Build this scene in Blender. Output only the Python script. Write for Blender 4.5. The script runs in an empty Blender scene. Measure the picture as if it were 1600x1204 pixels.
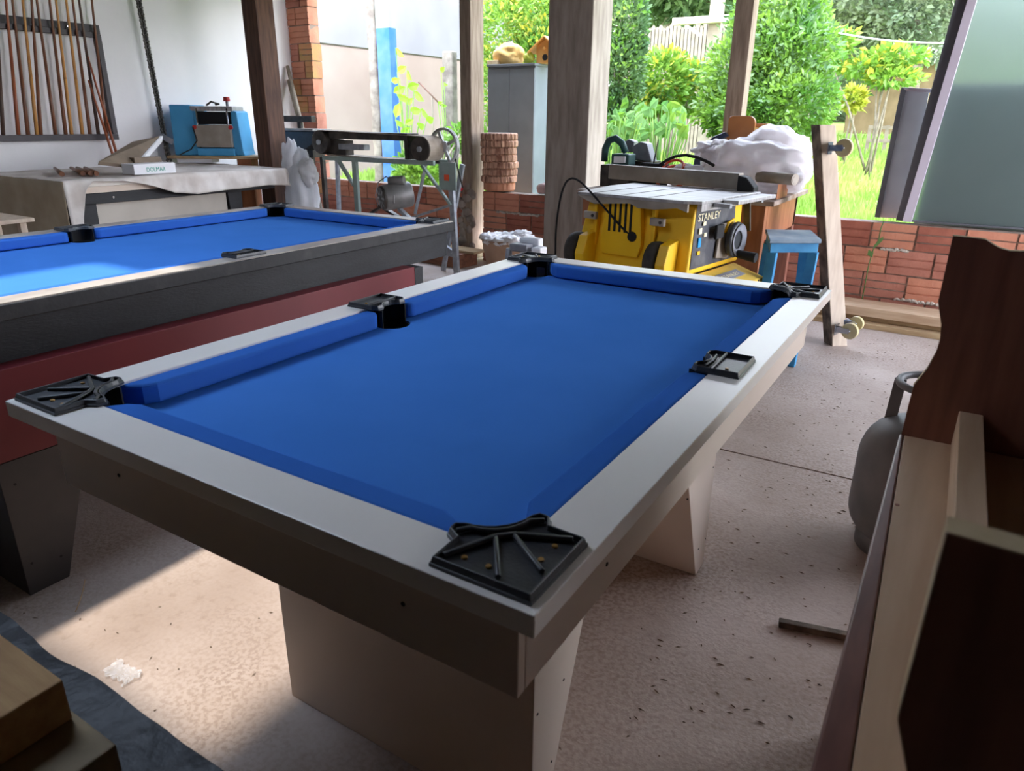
import bpy, bmesh, math, random
from mathutils import Vector, Matrix, noise
R_ = math.radians
rnd = random.Random(7)
sc = bpy.context.scene
C = sc.collection

# ------------------------------------------------------------------ camera
CAMR = Matrix(((0.849355, -0.191755, 0.49178), (0.527729, 0.292763, -0.797371), (0.0089254, 0.936773, 0.349826)))
CAMH, FPX = 1.35, 1112.0
def fix_rot():
    f = FPX
    d = lambda p: Vector(((p[0]-800)/f, (602-p[1])/f, -1.0))
    ex = -d((-1121.6143, 166.6485)); ex.normalize()
    ey = d((1535.865, 194.3094)); ey.normalize()
    ez = ex.cross(ey); ez.normalize(); ey = ez.cross(ex)
    return Matrix((ex, ey, ez))
CAMR = fix_rot()
cam_data = bpy.data.cameras.new('camera')
cam_data.sensor_fit = 'HORIZONTAL'; cam_data.sensor_width = 36.0
cam_data.lens = FPX/1600*36.0
cam_data.clip_start = 0.02; cam_data.clip_end = 200
cam_data.dof.use_dof = True; cam_data.dof.focus_distance = 2.6; cam_data.dof.aperture_fstop = 9.0
cam = bpy.data.objects.new('camera', cam_data); C.objects.link(cam)
cam.matrix_world = Matrix.Translation((0, 0, CAMH)) @ CAMR.to_4x4()
sc.camera = cam
def px(u, v, x=None, y=None, z=None):
    """the point of the place seen at a pixel, on a plane of known x, y or z"""
    w = CAMR @ Vector(((u-800)/FPX, (602-v)/FPX, -1.0))
    if x is not None: t = x/w.x
    elif y is not None: t = y/w.y
    else: t = (z-CAMH)/w.z
    return Vector((0, 0, CAMH)) + w*t

# ------------------------------------------------------------------ world, sun, exposure
world = bpy.data.worlds.new('sky'); sc.world = world; world.use_nodes = True
wn = world.node_tree.nodes; wl = world.node_tree.links
bg = wn['Background']
tc = wn.new('ShaderNodeTexCoord'); sx = wn.new('ShaderNodeSeparateXYZ'); rp = wn.new('ShaderNodeValToRGB')
wl.new(tc.outputs['Generated'], sx.inputs[0]); wl.new(sx.outputs['Z'], rp.inputs[0]); wl.new(rp.outputs[0], bg.inputs['Color'])
rp.color_ramp.elements[0].position = 0.0; rp.color_ramp.elements[0].color = (0.93, 0.93, 1.0, 1)
rp.color_ramp.elements[1].position = 0.9; rp.color_ramp.elements[1].color = (0.58, 0.74, 1.0, 1)
bg.inputs['Strength'].default_value = 9.0
sd = bpy.data.lights.new('sun', 'SUN'); sd.energy = 4.2; sd.angle = R_(3.0); sd.color = (1.0, 0.93, 0.82)
sun = bpy.data.objects.new('sun', sd); C.objects.link(sun)
SUN_DIR = Vector((0.30, 0.10, -1.0)).normalized()
sun.rotation_euler = SUN_DIR.to_track_quat('-Z', 'Y').to_euler(); sun.location = (-3, 0, 8)
sc.view_settings.view_transform = 'Standard'; sc.view_settings.look = 'None'
sc.view_settings.gamma = 1.0; sc.view_settings.use_curve_mapping = False
sc.view_settings.exposure = 0.52
sc.cycles.max_bounces = 10; sc.cycles.diffuse_bounces = 6; sc.cycles.transparent_max_bounces = 12
sc.cycles.sample_clamp_indirect = 6.0
sc.cycles.use_denoising = True

# ------------------------------------------------------------------ materials
def srgb(r, g, b):
    f = lambda c: (c/12.92 if c <= 0.04045 else ((c+0.055)/1.055)**2.4)
    return (f(r/255), f(g/255), f(b/255), 1)
MATS = {}
def mat(name, c1, c2=None, rough=0.6, scale=8.0, bump=0.0, bscale=None, metal=0.0, spec=0.5, stretch=(1, 1, 1), detail=4.0,
        contrast=(0.35, 0.65), trans=0.0, alpha=1.0, sheen=0.0, wave=None, transmission=0.0):
    if name in MATS: return MATS[name]
    m = bpy.data.materials.new(name); m.use_nodes = True
    n, l = m.node_tree.nodes, m.node_tree.links
    b = n['Principled BSDF']
    tcn = n.new('ShaderNodeTexCoord'); mp = n.new('ShaderNodeMapping'); mp.inputs['Scale'].default_value = stretch
    l.new(tcn.outputs['Object'], mp.inputs[0])
    ns = n.new('ShaderNodeTexNoise'); ns.inputs['Scale'].default_value = scale; ns.inputs['Detail'].default_value = detail
    l.new(mp.outputs[0], ns.inputs['Vector'])
    cr = n.new('ShaderNodeValToRGB')
    cr.color_ramp.elements[0].position = contrast[0]; cr.color_ramp.elements[1].position = contrast[1]
    cr.color_ramp.elements[0].color = c1; cr.color_ramp.elements[1].color = c2 or c1
    l.new(ns.outputs['Fac'], cr.inputs[0]); l.new(cr.outputs[0], b.inputs['Base Color'])
    b.inputs['Roughness'].default_value = rough; b.inputs['Metallic'].default_value = metal
    b.inputs['Specular IOR Level'].default_value = spec
    if sheen: b.inputs['Sheen Weight'].default_value = sheen
    if transmission: b.inputs['Transmission Weight'].default_value = transmission
    if alpha < 1: b.inputs['Alpha'].default_value = alpha
    if bump:
        nb = n.new('ShaderNodeTexNoise'); nb.inputs['Scale'].default_value = bscale or scale*4; nb.inputs['Detail'].default_value = 5
        l.new(mp.outputs[0], nb.inputs['Vector'])
        bp = n.new('ShaderNodeBump'); bp.inputs['Strength'].default_value = bump; bp.inputs['Distance'].default_value = 0.01
        l.new(nb.outputs['Fac'], bp.inputs['Height']); l.new(bp.outputs[0], b.inputs['Normal'])
    if trans:
        tr = n.new('ShaderNodeBsdfTranslucent'); l.new(cr.outputs[0], tr.inputs['Color'])
        mx = n.new('ShaderNodeMixShader'); mx.inputs[0].default_value = trans
        l.new(b.outputs[0], mx.inputs[1]); l.new(tr.outputs[0], mx.inputs[2]); l.new(mx.outputs[0], n['Material Output'].inputs['Surface'])
    MATS[name] = m
    return m
def lin(r, g, b): return (r, g, b, 1)

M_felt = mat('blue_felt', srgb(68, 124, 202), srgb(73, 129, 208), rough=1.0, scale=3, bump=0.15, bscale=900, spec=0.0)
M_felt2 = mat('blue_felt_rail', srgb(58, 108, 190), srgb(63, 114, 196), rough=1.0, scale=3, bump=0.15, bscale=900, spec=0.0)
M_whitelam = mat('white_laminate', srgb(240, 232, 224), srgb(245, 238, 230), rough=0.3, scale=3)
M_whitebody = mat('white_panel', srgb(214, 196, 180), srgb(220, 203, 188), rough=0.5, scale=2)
M_blackpl = mat('black_plastic', srgb(50, 52, 56), srgb(62, 64, 68), rough=0.36, scale=25, bump=0.08, bscale=200)
M_pocket = mat('pocket_black', lin(0.006, 0.006, 0.007), rough=0.8)
M_brass = mat('brass', srgb(190, 150, 80), srgb(150, 110, 60), rough=0.45, metal=0.3, scale=40)
M_blackwood = mat('black_painted_wood', srgb(20, 21, 25), srgb(30, 31, 36), rough=0.6, scale=6, bump=0.15, bscale=60, stretch=(4, 1, 4))
M_dustyblack = mat('dusty_black_edge', srgb(24, 25, 30), srgb(54, 52, 54), rough=0.55, scale=14, contrast=(0.5, 0.9), bump=0.1)
M_railtan = mat('dusty_rail_top', srgb(150, 140, 132), srgb(186, 176, 166), rough=0.42, scale=6)
M_red = mat('dark_red_panel', srgb(104, 20, 30), srgb(112, 25, 34), rough=0.5, scale=3)
M_greyleg = mat('grey_leg_panel', srgb(46, 44, 46), srgb(62, 58, 58), rough=0.5, scale=5, bump=0.05)
M_brick = mat('red_hollow_brick', srgb(164, 104, 86), srgb(194, 132, 112), rough=0.9, scale=5, bump=0.35, bscale=60)
M_brick2 = mat('orange_hollow_brick', srgb(188, 122, 96), srgb(208, 144, 116), rough=0.9, scale=6, bump=0.35, bscale=60)
M_brick3 = mat('dark_brick', srgb(146, 84, 68), srgb(176, 108, 86), rough=0.9, scale=7, bump=0.35, bscale=60)
M_brick4 = mat('mossy_brick', srgb(174, 146, 90), srgb(204, 130, 96), rough=0.9, scale=7, bump=0.35, bscale=60)
M_mortar = mat('mortar', srgb(120, 98, 84), srgb(160, 142, 128), rough=0.95, scale=14, bump=0.5, bscale=60)
M_plaster = mat('white_plaster', srgb(232, 230, 230), srgb(240, 238, 238), rough=0.85, scale=1.5, bump=0.12, bscale=14)
M_conc = mat('grey_concrete', srgb(126, 114, 104), srgb(152, 140, 130), rough=0.9, scale=3, bump=0.3, bscale=30, stretch=(6, 6, 1))
M_postwood = mat('weathered_post_wood', srgb(122, 104, 88), srgb(152, 134, 116), rough=0.85, scale=6, bump=0.25, bscale=30, stretch=(6, 6, 0.7))
M_darkwood = mat('dark_brown_post', srgb(74, 48, 38), srgb(106, 74, 56), rough=0.75, scale=5, bump=0.2, bscale=30, stretch=(6, 6, 0.6))
M_ceil = mat('roof_board', srgb(84, 70, 60), srgb(98, 82, 70), rough=0.9, scale=4)
M_rear = mat('rear_plaster', srgb(66, 56, 50), srgb(76, 64, 56), rough=0.9, scale=2)
M_mahog = mat('mahogany_veneer', srgb(122, 76, 62), srgb(144, 92, 74), rough=0.5, scale=5, stretch=(8, 8, 0.8), bump=0.05, bscale=60)
M_pinelight = mat('pale_wood', srgb(186, 152, 120), srgb(204, 172, 140), rough=0.6, scale=4, stretch=(6, 0.6, 6), bump=0.06)
M_pineend = mat('pale_wood_edge', srgb(190, 164, 126), srgb(206, 184, 148), rough=0.75, scale=30, bump=0.1)
M_purple = mat('reddish_edge_strip', srgb(104, 66, 62), srgb(128, 86, 78), rough=0.35, scale=12, stretch=(3, 0.6, 3))
M_blockw = mat('sawn_block', srgb(176, 134, 88), srgb(194, 154, 104), rough=0.8, scale=8, stretch=(1, 6, 6), bump=0.1)
M_blockw2 = mat('sawn_block_grey', srgb(140, 122, 96), srgb(172, 150, 112), rough=0.8, scale=10, bump=0.1)
M_blackbag = mat('black_sheet', srgb(14, 14, 18), srgb(34, 35, 42), rough=0.45, spec=0.25, scale=9, bump=0.6, bscale=14, contrast=(0.5, 0.8))
M_gas = mat('grey_cylinder_paint', srgb(98, 98, 100), srgb(118, 116, 116), rough=0.55, scale=7, bump=0.1)
M_yellow = mat('yellow_plastic', srgb(236, 184, 12), srgb(244, 194, 22), rough=0.5, scale=6)
M_yellowd = mat('dusty_yellow_plastic', srgb(222, 184, 70), srgb(234, 196, 76), rough=0.65, scale=8)
M_rubber = mat('black_rubber', srgb(34, 32, 30), srgb(58, 52, 46), rough=0.75, scale=20)
M_alu = mat('dusty_aluminium', srgb(150, 148, 146), srgb(186, 184, 184), rough=0.4, metal=0.15, scale=10, stretch=(1, 8, 1))
M_alud = mat('dull_fence_metal', srgb(142, 132, 120), srgb(164, 154, 142), rough=0.55, metal=0.0, scale=8)
M_galv = mat('galvanised_steel', srgb(138, 142, 148), srgb(168, 172, 178), rough=0.4, metal=0.2, scale=20)
M_decal = mat('dark_label_panel', srgb(58, 60, 68), srgb(98, 98, 100), rough=0.5, scale=14, contrast=(0.4, 0.7))
M_letter = mat('cream_lettering', srgb(236, 226, 190), rough=0.6)
M_letterg = mat('green_lettering', srgb(60, 160, 140), rough=0.6)
M_bluepl = mat('bright_blue_plastic', srgb(30, 150, 220), rough=0.5)
M_benchw = mat('brown_bench_wood', srgb(138, 84, 54), srgb(164, 104, 68), rough=0.6, scale=5, stretch=(5, 5, 1), bump=0.06)
M_benchtop = mat('worn_bench_top', srgb(128, 104, 88), srgb(176, 160, 150), rough=0.7, scale=9, bump=0.1)
M_blue = mat('blue_stool_paint', srgb(38, 118, 168), srgb(56, 140, 188), rough=0.6, scale=9, bump=0.08)
M_blued = mat('blue_grey_seat', srgb(96, 124, 146), srgb(142, 156, 168), rough=0.6, scale=7)
M_boardl = mat('pale_pine_board', srgb(196, 176, 156), srgb(214, 196, 176), rough=0.7, scale=5, stretch=(6, 6, 0.8))
M_boardd = mat('bark_edge', srgb(72, 62, 52), srgb(128, 112, 96), rough=0.9, scale=14, bump=0.3)
M_wheelc = mat('cream_caster', srgb(206, 190, 140), srgb(218, 204, 160), rough=0.35, scale=10)
M_chrome = mat('chrome', srgb(190, 192, 198), rough=0.22, metal=1.0)
M_plank = mat('pale_plank', srgb(168, 140, 104), srgb(192, 166, 128), rough=0.8, scale=5, stretch=(0.8, 6, 6), bump=0.1)
M_plank2 = mat('pinkish_plank', srgb(186, 156, 126), srgb(206, 180, 150), rough=0.8, scale=5, stretch=(0.8, 6, 6), bump=0.1)
M_plankd = mat('reddish_plank', srgb(104, 62, 44), srgb(140, 92, 66), rough=0.75, scale=5, stretch=(0.8, 6, 6), bump=0.1)
M_framepurp = mat('grey_anodised_frame', srgb(186, 176, 188), srgb(194, 186, 198), rough=0.45, metal=0.0, scale=4)
M_framedark = mat('dark_grey_frame', srgb(92, 94, 100), srgb(104, 104, 110), rough=0.45, metal=0.0, scale=4)
M_panelgrey = mat('grey_board', srgb(188, 190, 200), srgb(200, 202, 210), rough=0.6, scale=4)
M_cab = mat('grey_steel_cabinet', srgb(108, 114, 120), srgb(120, 126, 132), rough=0.4, metal=0.2, scale=3)
M_bird = mat('varnished_pine', srgb(216, 150, 72), srgb(230, 170, 92), rough=0.45, scale=6)
M_tanbag = mat('tan_bag', srgb(196, 156, 88), srgb(214, 176, 110), rough=0.8, scale=6, bump=0.3)
M_bark = mat('slice_bark', srgb(118, 76, 58), srgb(214, 166, 138), rough=0.95, scale=10, bump=1.0, bscale=16, stretch=(5, 5, 0.7))
M_slice = mat('slice_face', srgb(216, 176, 154), srgb(224, 188, 168), rough=0.9, scale=10)
M_planer = mat('sky_blue_machine', srgb(70, 156, 206), srgb(84, 168, 216), rough=0.5, scale=4)
M_cloth = mat('dusty_canvas', srgb(196, 186, 178), srgb(222, 216, 210), rough=0.9, scale=6, bump=0.3, bscale=9)
M_cloth_shade = mat('shaded_canvas_end', srgb(158, 140, 116), srgb(176, 160, 136), rough=0.9, scale=4, bump=0.3, bscale=7)  # same canvas, with the shade on its near end put into the colour
M_sack = mat('white_sack', srgb(232, 234, 238), srgb(244, 244, 246), rough=0.6, scale=6, bump=0.35, bscale=8, trans=0.3)
M_clear = mat('milky_plastic', srgb(240, 234, 236), srgb(248, 246, 247), rough=0.35, scale=9, bump=0.5, bscale=9, trans=0.45)
M_beige = mat('beige_panel', srgb(176, 168, 156), srgb(190, 182, 170), rough=0.6, scale=3)
M_sgreen = mat('pale_green_steel', srgb(140, 158, 152), srgb(160, 176, 170), rough=0.5, scale=9)
M_belt = mat('sanding_belt', srgb(140, 126, 112), srgb(166, 152, 138), rough=0.9, scale=12)
M_steeld = mat('dark_steel', srgb(52, 48, 46), srgb(84, 76, 70), rough=0.5, metal=0.5, scale=14)
M_motor = mat('grey_motor', srgb(120, 118, 116), srgb(140, 138, 136), rough=0.45, metal=0.4, scale=10)
M_chain = mat('dark_chain', srgb(78, 76, 72), srgb(110, 108, 104), rough=0.45, metal=0.6, scale=20)
M_pot = mat('clay_pot', srgb(156, 122, 98), srgb(172, 140, 116), rough=0.8, scale=6, bump=0.1)
M_rag = mat('white_rag', srgb(214, 208, 206), srgb(236, 232, 232), rough=0.9, scale=12, bump=0.6, bscale=20)
M_greent = mat('dark_green_tool', srgb(30, 66, 66), srgb(40, 78, 76), rough=0.5, scale=10)
M_greyt = mat('grey_tool', srgb(112, 114, 122), srgb(138, 140, 148), rough=0.45, scale=12)
M_orange = mat('orange_cable', srgb(222, 84, 40), rough=0.5)
M_whitep = mat('white_plastic', srgb(226, 226, 230), rough=0.45)
M_foam = mat('brown_lid', srgb(116, 100, 84), srgb(134, 118, 100), rough=0.7, scale=6, bump=0.1)
M_cue1 = mat('cue_brown', srgb(104, 64, 44), srgb(130, 84, 58), rough=0.45, scale=6, stretch=(4, 4, 0.6))
M_cue2 = mat('cue_amber', srgb(180, 126, 66), srgb(200, 146, 82), rough=0.45, scale=6, stretch=(4, 4, 0.6))
M_cue3 = mat('cue_dark', srgb(72, 52, 44), srgb(92, 68, 56), rough=0.45, scale=6, stretch=(4, 4, 0.6))
M_cue4 = mat('cue_reddish', srgb(140, 74, 46), srgb(158, 90, 58), rough=0.45, scale=6, stretch=(4, 4, 0.6))
M_rack = mat('rack_black', srgb(46, 40, 46), srgb(58, 50, 54), rough=0.5, scale=8)
M_grass = mat('grass_blade', srgb(126, 162, 62), srgb(164, 186, 92), rough=0.7, scale=1.2, trans=0.35)
M_soil = mat('grassy_soil', srgb(126, 156, 70), srgb(150, 172, 88), rough=0.95, scale=3, bump=0.4)
M_leaf1 = mat('leaf_green', srgb(78, 128, 44), srgb(142, 176, 70), rough=0.5, scale=2.2, trans=0.35)
M_leaf2 = mat('leaf_dark', srgb(72, 104, 64), srgb(118, 146, 88), rough=0.5, scale=2.2, trans=0.3)
M_leaf3 = mat('leaf_yellow', srgb(176, 166, 50), srgb(146, 166, 60), rough=0.5, scale=3, trans=0.35)
M_leaf4 = mat('leaf_dusty', srgb(102, 122, 94), srgb(146, 156, 122), rough=0.6, scale=1.2, trans=0.3)
M_leaf5 = mat('leaf_broad', srgb(88, 138, 70), srgb(140, 176, 112), rough=0.4, scale=2, trans=0.35)
M_trunk = mat('bark_trunk', srgb(110, 98, 84), srgb(146, 134, 118), rough=0.9, scale=10, bump=0.5)
M_outwall = mat('pale_render', srgb(112, 108, 110), srgb(124, 120, 120), rough=0.9, scale=0.8, bump=0.1)
M_outwall2 = mat('pale_render_lower', srgb(126, 108, 98), srgb(138, 122, 112), rough=0.9, scale=0.8, bump=0.1)
M_bluewash = mat('blue_wash', srgb(30, 86, 156), srgb(74, 106, 152), rough=0.8, scale=3)
M_palegreen = mat('pale_green_wash', srgb(120, 132, 124), srgb(132, 142, 134), rough=0.8, scale=3)
M_rock = mat('rough_cement', srgb(96, 88, 80), srgb(132, 124, 114), rough=0.95, scale=8, bump=0.8, bscale=14)
M_picket = mat('grey_picket', srgb(124, 112, 96), srgb(146, 134, 116), rough=0.85, scale=6)
M_leaf6 = mat('leaf_lime', srgb(112, 170, 30), srgb(150, 200, 56), rough=0.5, scale=3, trans=0.3)
M_vine = mat('vine_green', srgb(76, 110, 52), rough=0.7)
M_scrap = mat('clear_scrap', srgb(222, 222, 224), rough=0.15, bump=0.8, bscale=40, alpha=0.35)
M_chip = mat('wood_chips', srgb(110, 92, 78), srgb(160, 142, 124), rough=0.9)

def floor_mat():
    m = bpy.data.materials.new('dusty_concrete_floor'); m.use_nodes = True
    n, l = m.node_tree.nodes, m.node_tree.links; b = n['Principled BSDF']
    t = n.new('ShaderNodeTexCoord')
    def nz(s, d): 
        q = n.new('ShaderNodeTexNoise'); q.inputs['Scale'].default_value = s; q.inputs['Detail'].default_value = d; l.new(t.outputs['Object'], q.inputs['Vector']); return q
    a, c, e = nz(1.3, 6), nz(26, 5), nz(90, 3)
    r1 = n.new('ShaderNodeValToRGB'); r1.color_ramp.elements[0].position = 0.32; r1.color_ramp.elements[1].position = 0.7
    r1.color_ramp.elements[0].color = srgb(150, 131, 118); r1.color_ramp.elements[1].color = srgb(188, 172, 162)
    l.new(a.outputs['Fac'], r1.inputs[0])
    r2 = n.new('ShaderNodeValToRGB'); r2.color_ramp.elements[0].position = 0.3; r2.color_ramp.elements[1].position = 0.44
    r2.color_ramp.elements[0].color = (0.62, 0.56, 0.5, 1); r2.color_ramp.elements[1].color = (1, 1, 1, 1)
    l.new(c.outputs['Fac'], r2.inputs[0])
    mx = n.new('ShaderNodeMix'); mx.data_type = 'RGBA'; mx.blend_type = 'MULTIPLY'; mx.inputs['Factor'].default_value = 0.32
    l.new(r1.outputs[0], mx.inputs['A']); l.new(r2.outputs[0], mx.inputs['B'])
    g1, g2 = nz(80, 10), nz(1.7, 3)
    r3 = n.new('ShaderNodeValToRGB'); r3.color_ramp.elements[0].position = 0.40; r3.color_ramp.elements[1].position = 0.56
    r3.color_ramp.elements[0].color = (0.50, 0.42, 0.36, 1); r3.color_ramp.elements[1].color = (1, 1, 1, 1); l.new(g1.outputs['Fac'], r3.inputs[0])
    r4 = n.new('ShaderNodeMapRange'); r4.inputs['From Min'].default_value = 0.40; r4.inputs['From Max'].default_value = 0.65; r4.inputs['To Min'].default_value = 0.08; r4.inputs['To Max'].default_value = 0.6; l.new(g2.outputs['Fac'], r4.inputs['Value'])
    m2 = n.new('ShaderNodeMix'); m2.data_type = 'RGBA'; m2.blend_type = 'MULTIPLY'; l.new(r4.outputs[0], m2.inputs['Factor'])
    l.new(mx.outputs['Result'], m2.inputs['A']); l.new(r3.outputs[0], m2.inputs['B']); l.new(m2.outputs['Result'], b.inputs['Base Color'])
    b.inputs['Roughness'].default_value = 0.8
    bp = n.new('ShaderNodeBump'); bp.inputs['Strength'].default_value = 0.2; bp.inputs['Distance'].default_value = 0.008
    l.new(c.outputs['Fac'], bp.inputs['Height'])
    bp2 = n.new('ShaderNodeBump'); bp2.inputs['Strength'].default_value = 0.25; bp2.inputs['Distance'].default_value = 0.006
    l.new(e.outputs['Fac'], bp2.inputs['Height']); l.new(bp.outputs[0], bp2.inputs['Normal']); l.new(bp2.outputs[0], b.inputs['Normal'])
    return m
M_floor = floor_mat()
def glass_mat():
    m = bpy.data.materials.new('frosted_glass'); m.use_nodes = True
    n, l = m.node_tree.nodes, m.node_tree.links; b = n['Principled BSDF']
    t = n.new('ShaderNodeTexCoord'); q = n.new('ShaderNodeTexNoise'); q.inputs['Scale'].default_value = 3; l.new(t.outputs['Object'], q.inputs['Vector'])
    r = n.new('ShaderNodeValToRGB'); r.color_ramp.elements[0].color = srgb(158, 174, 172); r.color_ramp.elements[1].color = srgb(172, 186, 184)
    l.new(q.outputs['Fac'], r.inputs[0]); l.new(r.outputs[0], b.inputs['Base Color'])
    b.inputs['Transmission Weight'].default_value = 0.82; b.inputs['Roughness'].default_value = 0.45; b.inputs['IOR'].default_value = 1.25
    return m
M_glass = glass_mat()

# ------------------------------------------------------------------ mesh helper
ROOTLOC = {}
class MB:
    def __init__(s, M=None): s.v = []; s.f = []; s.m = []; s.sm = []; s.M = M or Matrix.Identity(4); s.cur = 0
    def add(s, vs, fs, smooth=False):
        o = len(s.v); s.v += [s.M @ Vector(p) for p in vs]
        for f in fs: s.f.append([i+o for i in f]); s.m.append(s.cur); s.sm.append(smooth)
        return s
    def box(s, x0, x1, y0, y1, z0, z1):
        vs = [(x0, y0, z0), (x1, y0, z0), (x1, y1, z0), (x0, y1, z0), (x0, y0, z1), (x1, y0, z1), (x1, y1, z1), (x0, y1, z1)]
        return s.add(vs, [(0, 3, 2, 1), (4, 5, 6, 7), (0, 1, 5, 4), (1, 2, 6, 5), (2, 3, 7, 6), (3, 0, 4, 7)])
    def bar(s, p, q, w, h, up=(0, 0, 1)):
        p, q = Vector(p), Vector(q); d = (q-p).normalized(); u = Vector(up)
        if abs(d.dot(u)) > 0.95: u = Vector((0, 1, 0))
        a = d.cross(u).normalized(); b = a.cross(d)
        vs = []
        for c in (p, q):
            for i, j in ((-1, -1), (1, -1), (1, 1), (-1, 1)): vs.append(c+a*(i*w/2)+b*(j*h/2))
        return s.add(vs, [(0, 1, 2, 3), (7, 6, 5, 4), (0, 4, 5, 1), (1, 5, 6, 2), (2, 6, 7, 3), (3, 7, 4, 0)])
    def cyl(s, p, q, r0, r1=None, n=16, caps=True, smooth=True):
        r1 = r0 if r1 is None else r1
        p, q = Vector(p), Vector(q); d = (q-p).normalized(); u = Vector((0, 0, 1)) if abs(d.z) < 0.9 else Vector((1, 0, 0))
        a = d.cross(u).normalized(); b = d.cross(a)
        vs = [c+a*(r*math.cos(2*math.pi*i/n))+b*(r*math.sin(2*math.pi*i/n)) for c, r in ((p, r0), (q, r1)) for i in range(n)]
        s.add(vs, [(i, (i+1) % n, n+(i+1) % n, n+i) for i in range(n)], smooth)
        if caps: 
            o = len(s.v)-2*n
            s.f.append([o+i for i in range(n)][::-1]); s.m.append(s.cur); s.sm.append(False)
            s.f.append([o+n+i for i in range(n)]); s.m.append(s.cur); s.sm.append(False)
        return s
    def tube(s, pts, r, n=8, closed=False):
        pts = [Vector(p) for p in pts]; N = len(pts); vs = []; prev = None
        for i in range(N):
            if closed: d = (pts[(i+1) % N]-pts[i-1]).normalized()
            else: d = (pts[min(i+1, N-1)]-pts[max(i-1, 0)]).normalized()
            if prev is None:
                u = Vector((0, 0, 1)) if abs(d.z) < 0.9 else Vector((1, 0, 0)); a = d.cross(u).normalized()
            else: a = (prev-d*prev.dot(d)).normalized()
            prev = a; b = d.cross(a); rr = r[i] if isinstance(r, (list, tuple)) else r
            vs += [pts[i]+a*(rr*math.cos(2*math.pi*k/n))+b*(rr*math.sin(2*math.pi*k/n)) for k in range(n)]
        fs = []
        for i in range(N if closed else N-1):
            j = (i+1) % N
            fs += [(i*n+k, i*n+(k+1) % n, j*n+(k+1) % n, j*n+k) for k in range(n)]
        if not closed: fs += [tuple(range(n))[::-1], tuple((N-1)*n+k for k in range(n))]
        return s.add(vs, fs, True)
    def prism(s, poly, lo, hi, axis='z'):
        n = len(poly)
        mk = {'z': lambda a, b, c: (a, b, c), 'y': lambda a, b, c: (a, c, b), 'x': lambda a, b, c: (c, a, b)}[axis]
        vs = [mk(a, b, lo) for a, b in poly]+[mk(a, b, hi) for a, b in poly]
        fs = [tuple(range(n))[::-1], tuple(range(n, 2*n))]+[(i, (i+1) % n, n+(i+1) % n, n+i) for i in range(n)]
        return s.add(vs, fs)
    def lathe(s, prof, c=(0, 0, 0), n=32, smooth=True, axis='z'):
        vs = []; c = Vector(c)
        for r, h in prof:
            for k in range(n):
                a = 2*math.pi*k/n
                p = Vector((r*math.cos(a), r*math.sin(a), h))
                if axis == 'y': p = Vector((p.x, p.z, p.y))
                if axis == 'x': p = Vector((p.z, p.x, p.y))
                vs.append(c+p)
        m = len(prof)
        fs = [(i*n+k, i*n+(k+1) % n, (i+1)*n+(k+1) % n, (i+1)*n+k) for i in range(m-1) for k in range(n)]
        return s.add(vs, fs, smooth)
    def blob(s, c, r, amp=0.15, fr=3.0, seed=0, nu=40, nv=24, flat=None):
        vs = []; c = Vector(c)
        for j in range(nv+1):
            th = math.pi*j/nv
            for i in range(nu):
                ph = 2*math.pi*i/nu
                d = Vector((math.sin(th)*math.cos(ph), math.sin(th)*math.sin(ph), math.cos(th)))
                q = d*fr+Vector((seed*7.3, seed*1.7, 0))
                k = 1+amp*(noise.noise(q)+0.6*(0.4-abs(noise.noise(q*1.7)))+0.12*noise.noise(q*4))
                p = Vector((d.x*r[0]*k, d.y*r[1]*k, d.z*r[2]*k))
                if flat is not None and p.z < -r[2]*flat: p.z = -r[2]*flat
                vs.append(c+p)
        fs = [(j*nu+i, j*nu+(i+1) % nu, (j+1)*nu+(i+1) % nu, (j+1)*nu+i) for j in range(nv) for i in range(nu)]
        return s.add(vs, fs, True)
    def build(s, name, mats, parent=None, bevel=0.0, seg=2, smooth=None, props=None, origin=None):
        if not isinstance(mats, (list, tuple)): mats = [mats]
        me = bpy.data.meshes.new(name)
        if parent is not None: off = ROOTLOC[parent.name_full]
        elif origin is not None: off = Vector(origin)
        else:
            xs = [p.x for p in s.v]; ys = [p.y for p in s.v]; off = Vector(((min(xs)+max(xs))/2, (min(ys)+max(ys))/2, min(p.z for p in s.v)))
        me.from_pydata([p-off for p in s.v], [], s.f)
        for m in mats: me.materials.append(m)
        me.polygons.foreach_set('material_index', s.m); me.polygons.foreach_set('use_smooth', s.sm if smooth is None else [smooth]*len(s.f))
        me.update()
        if len(s.f) < 20000:
            bm = bmesh.new(); bm.from_mesh(me); bmesh.ops.recalc_face_normals(bm, faces=bm.faces); bm.to_mesh(me); bm.free()
        o = bpy.data.objects.new(name, me); C.objects.link(o)
        if parent is not None: o.parent = parent; ROOTLOC[o.name_full] = off
        else: o.location = off; ROOTLOC[o.name_full] = off
        if bevel:
            b = o.modifiers.new('bevel', 'BEVEL'); b.width = bevel; b.segments = seg; b.limit_method = 'ANGLE'; b.angle_limit = R_(40)
        return o
def tag(o, label=None, cat=None, group=None, kind=None):
    if label: o['label'] = label
    if cat: o['category'] = cat
    if group: o['group'] = group
    if kind: o['kind'] = kind
    return o
def thing(name, loc, label=None, cat=None, group=None, kind=None):
    o = bpy.data.objects.new(name, None); C.objects.link(o); o.location = loc; o.empty_display_size = 0.1
    ROOTLOC[o.name_full] = Vector(loc)
    return tag(o, label, cat, group, kind)
def S(o): o['kind'] = 'structure'; return o
def TF(loc, rz=0.0, rx=0.0, ry=0.0):
    return Matrix.Translation(loc) @ Matrix.Rotation(rz, 4, 'Z') @ Matrix.Rotation(ry, 4, 'Y') @ Matrix.Rotation(rx, 4, 'X')
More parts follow.
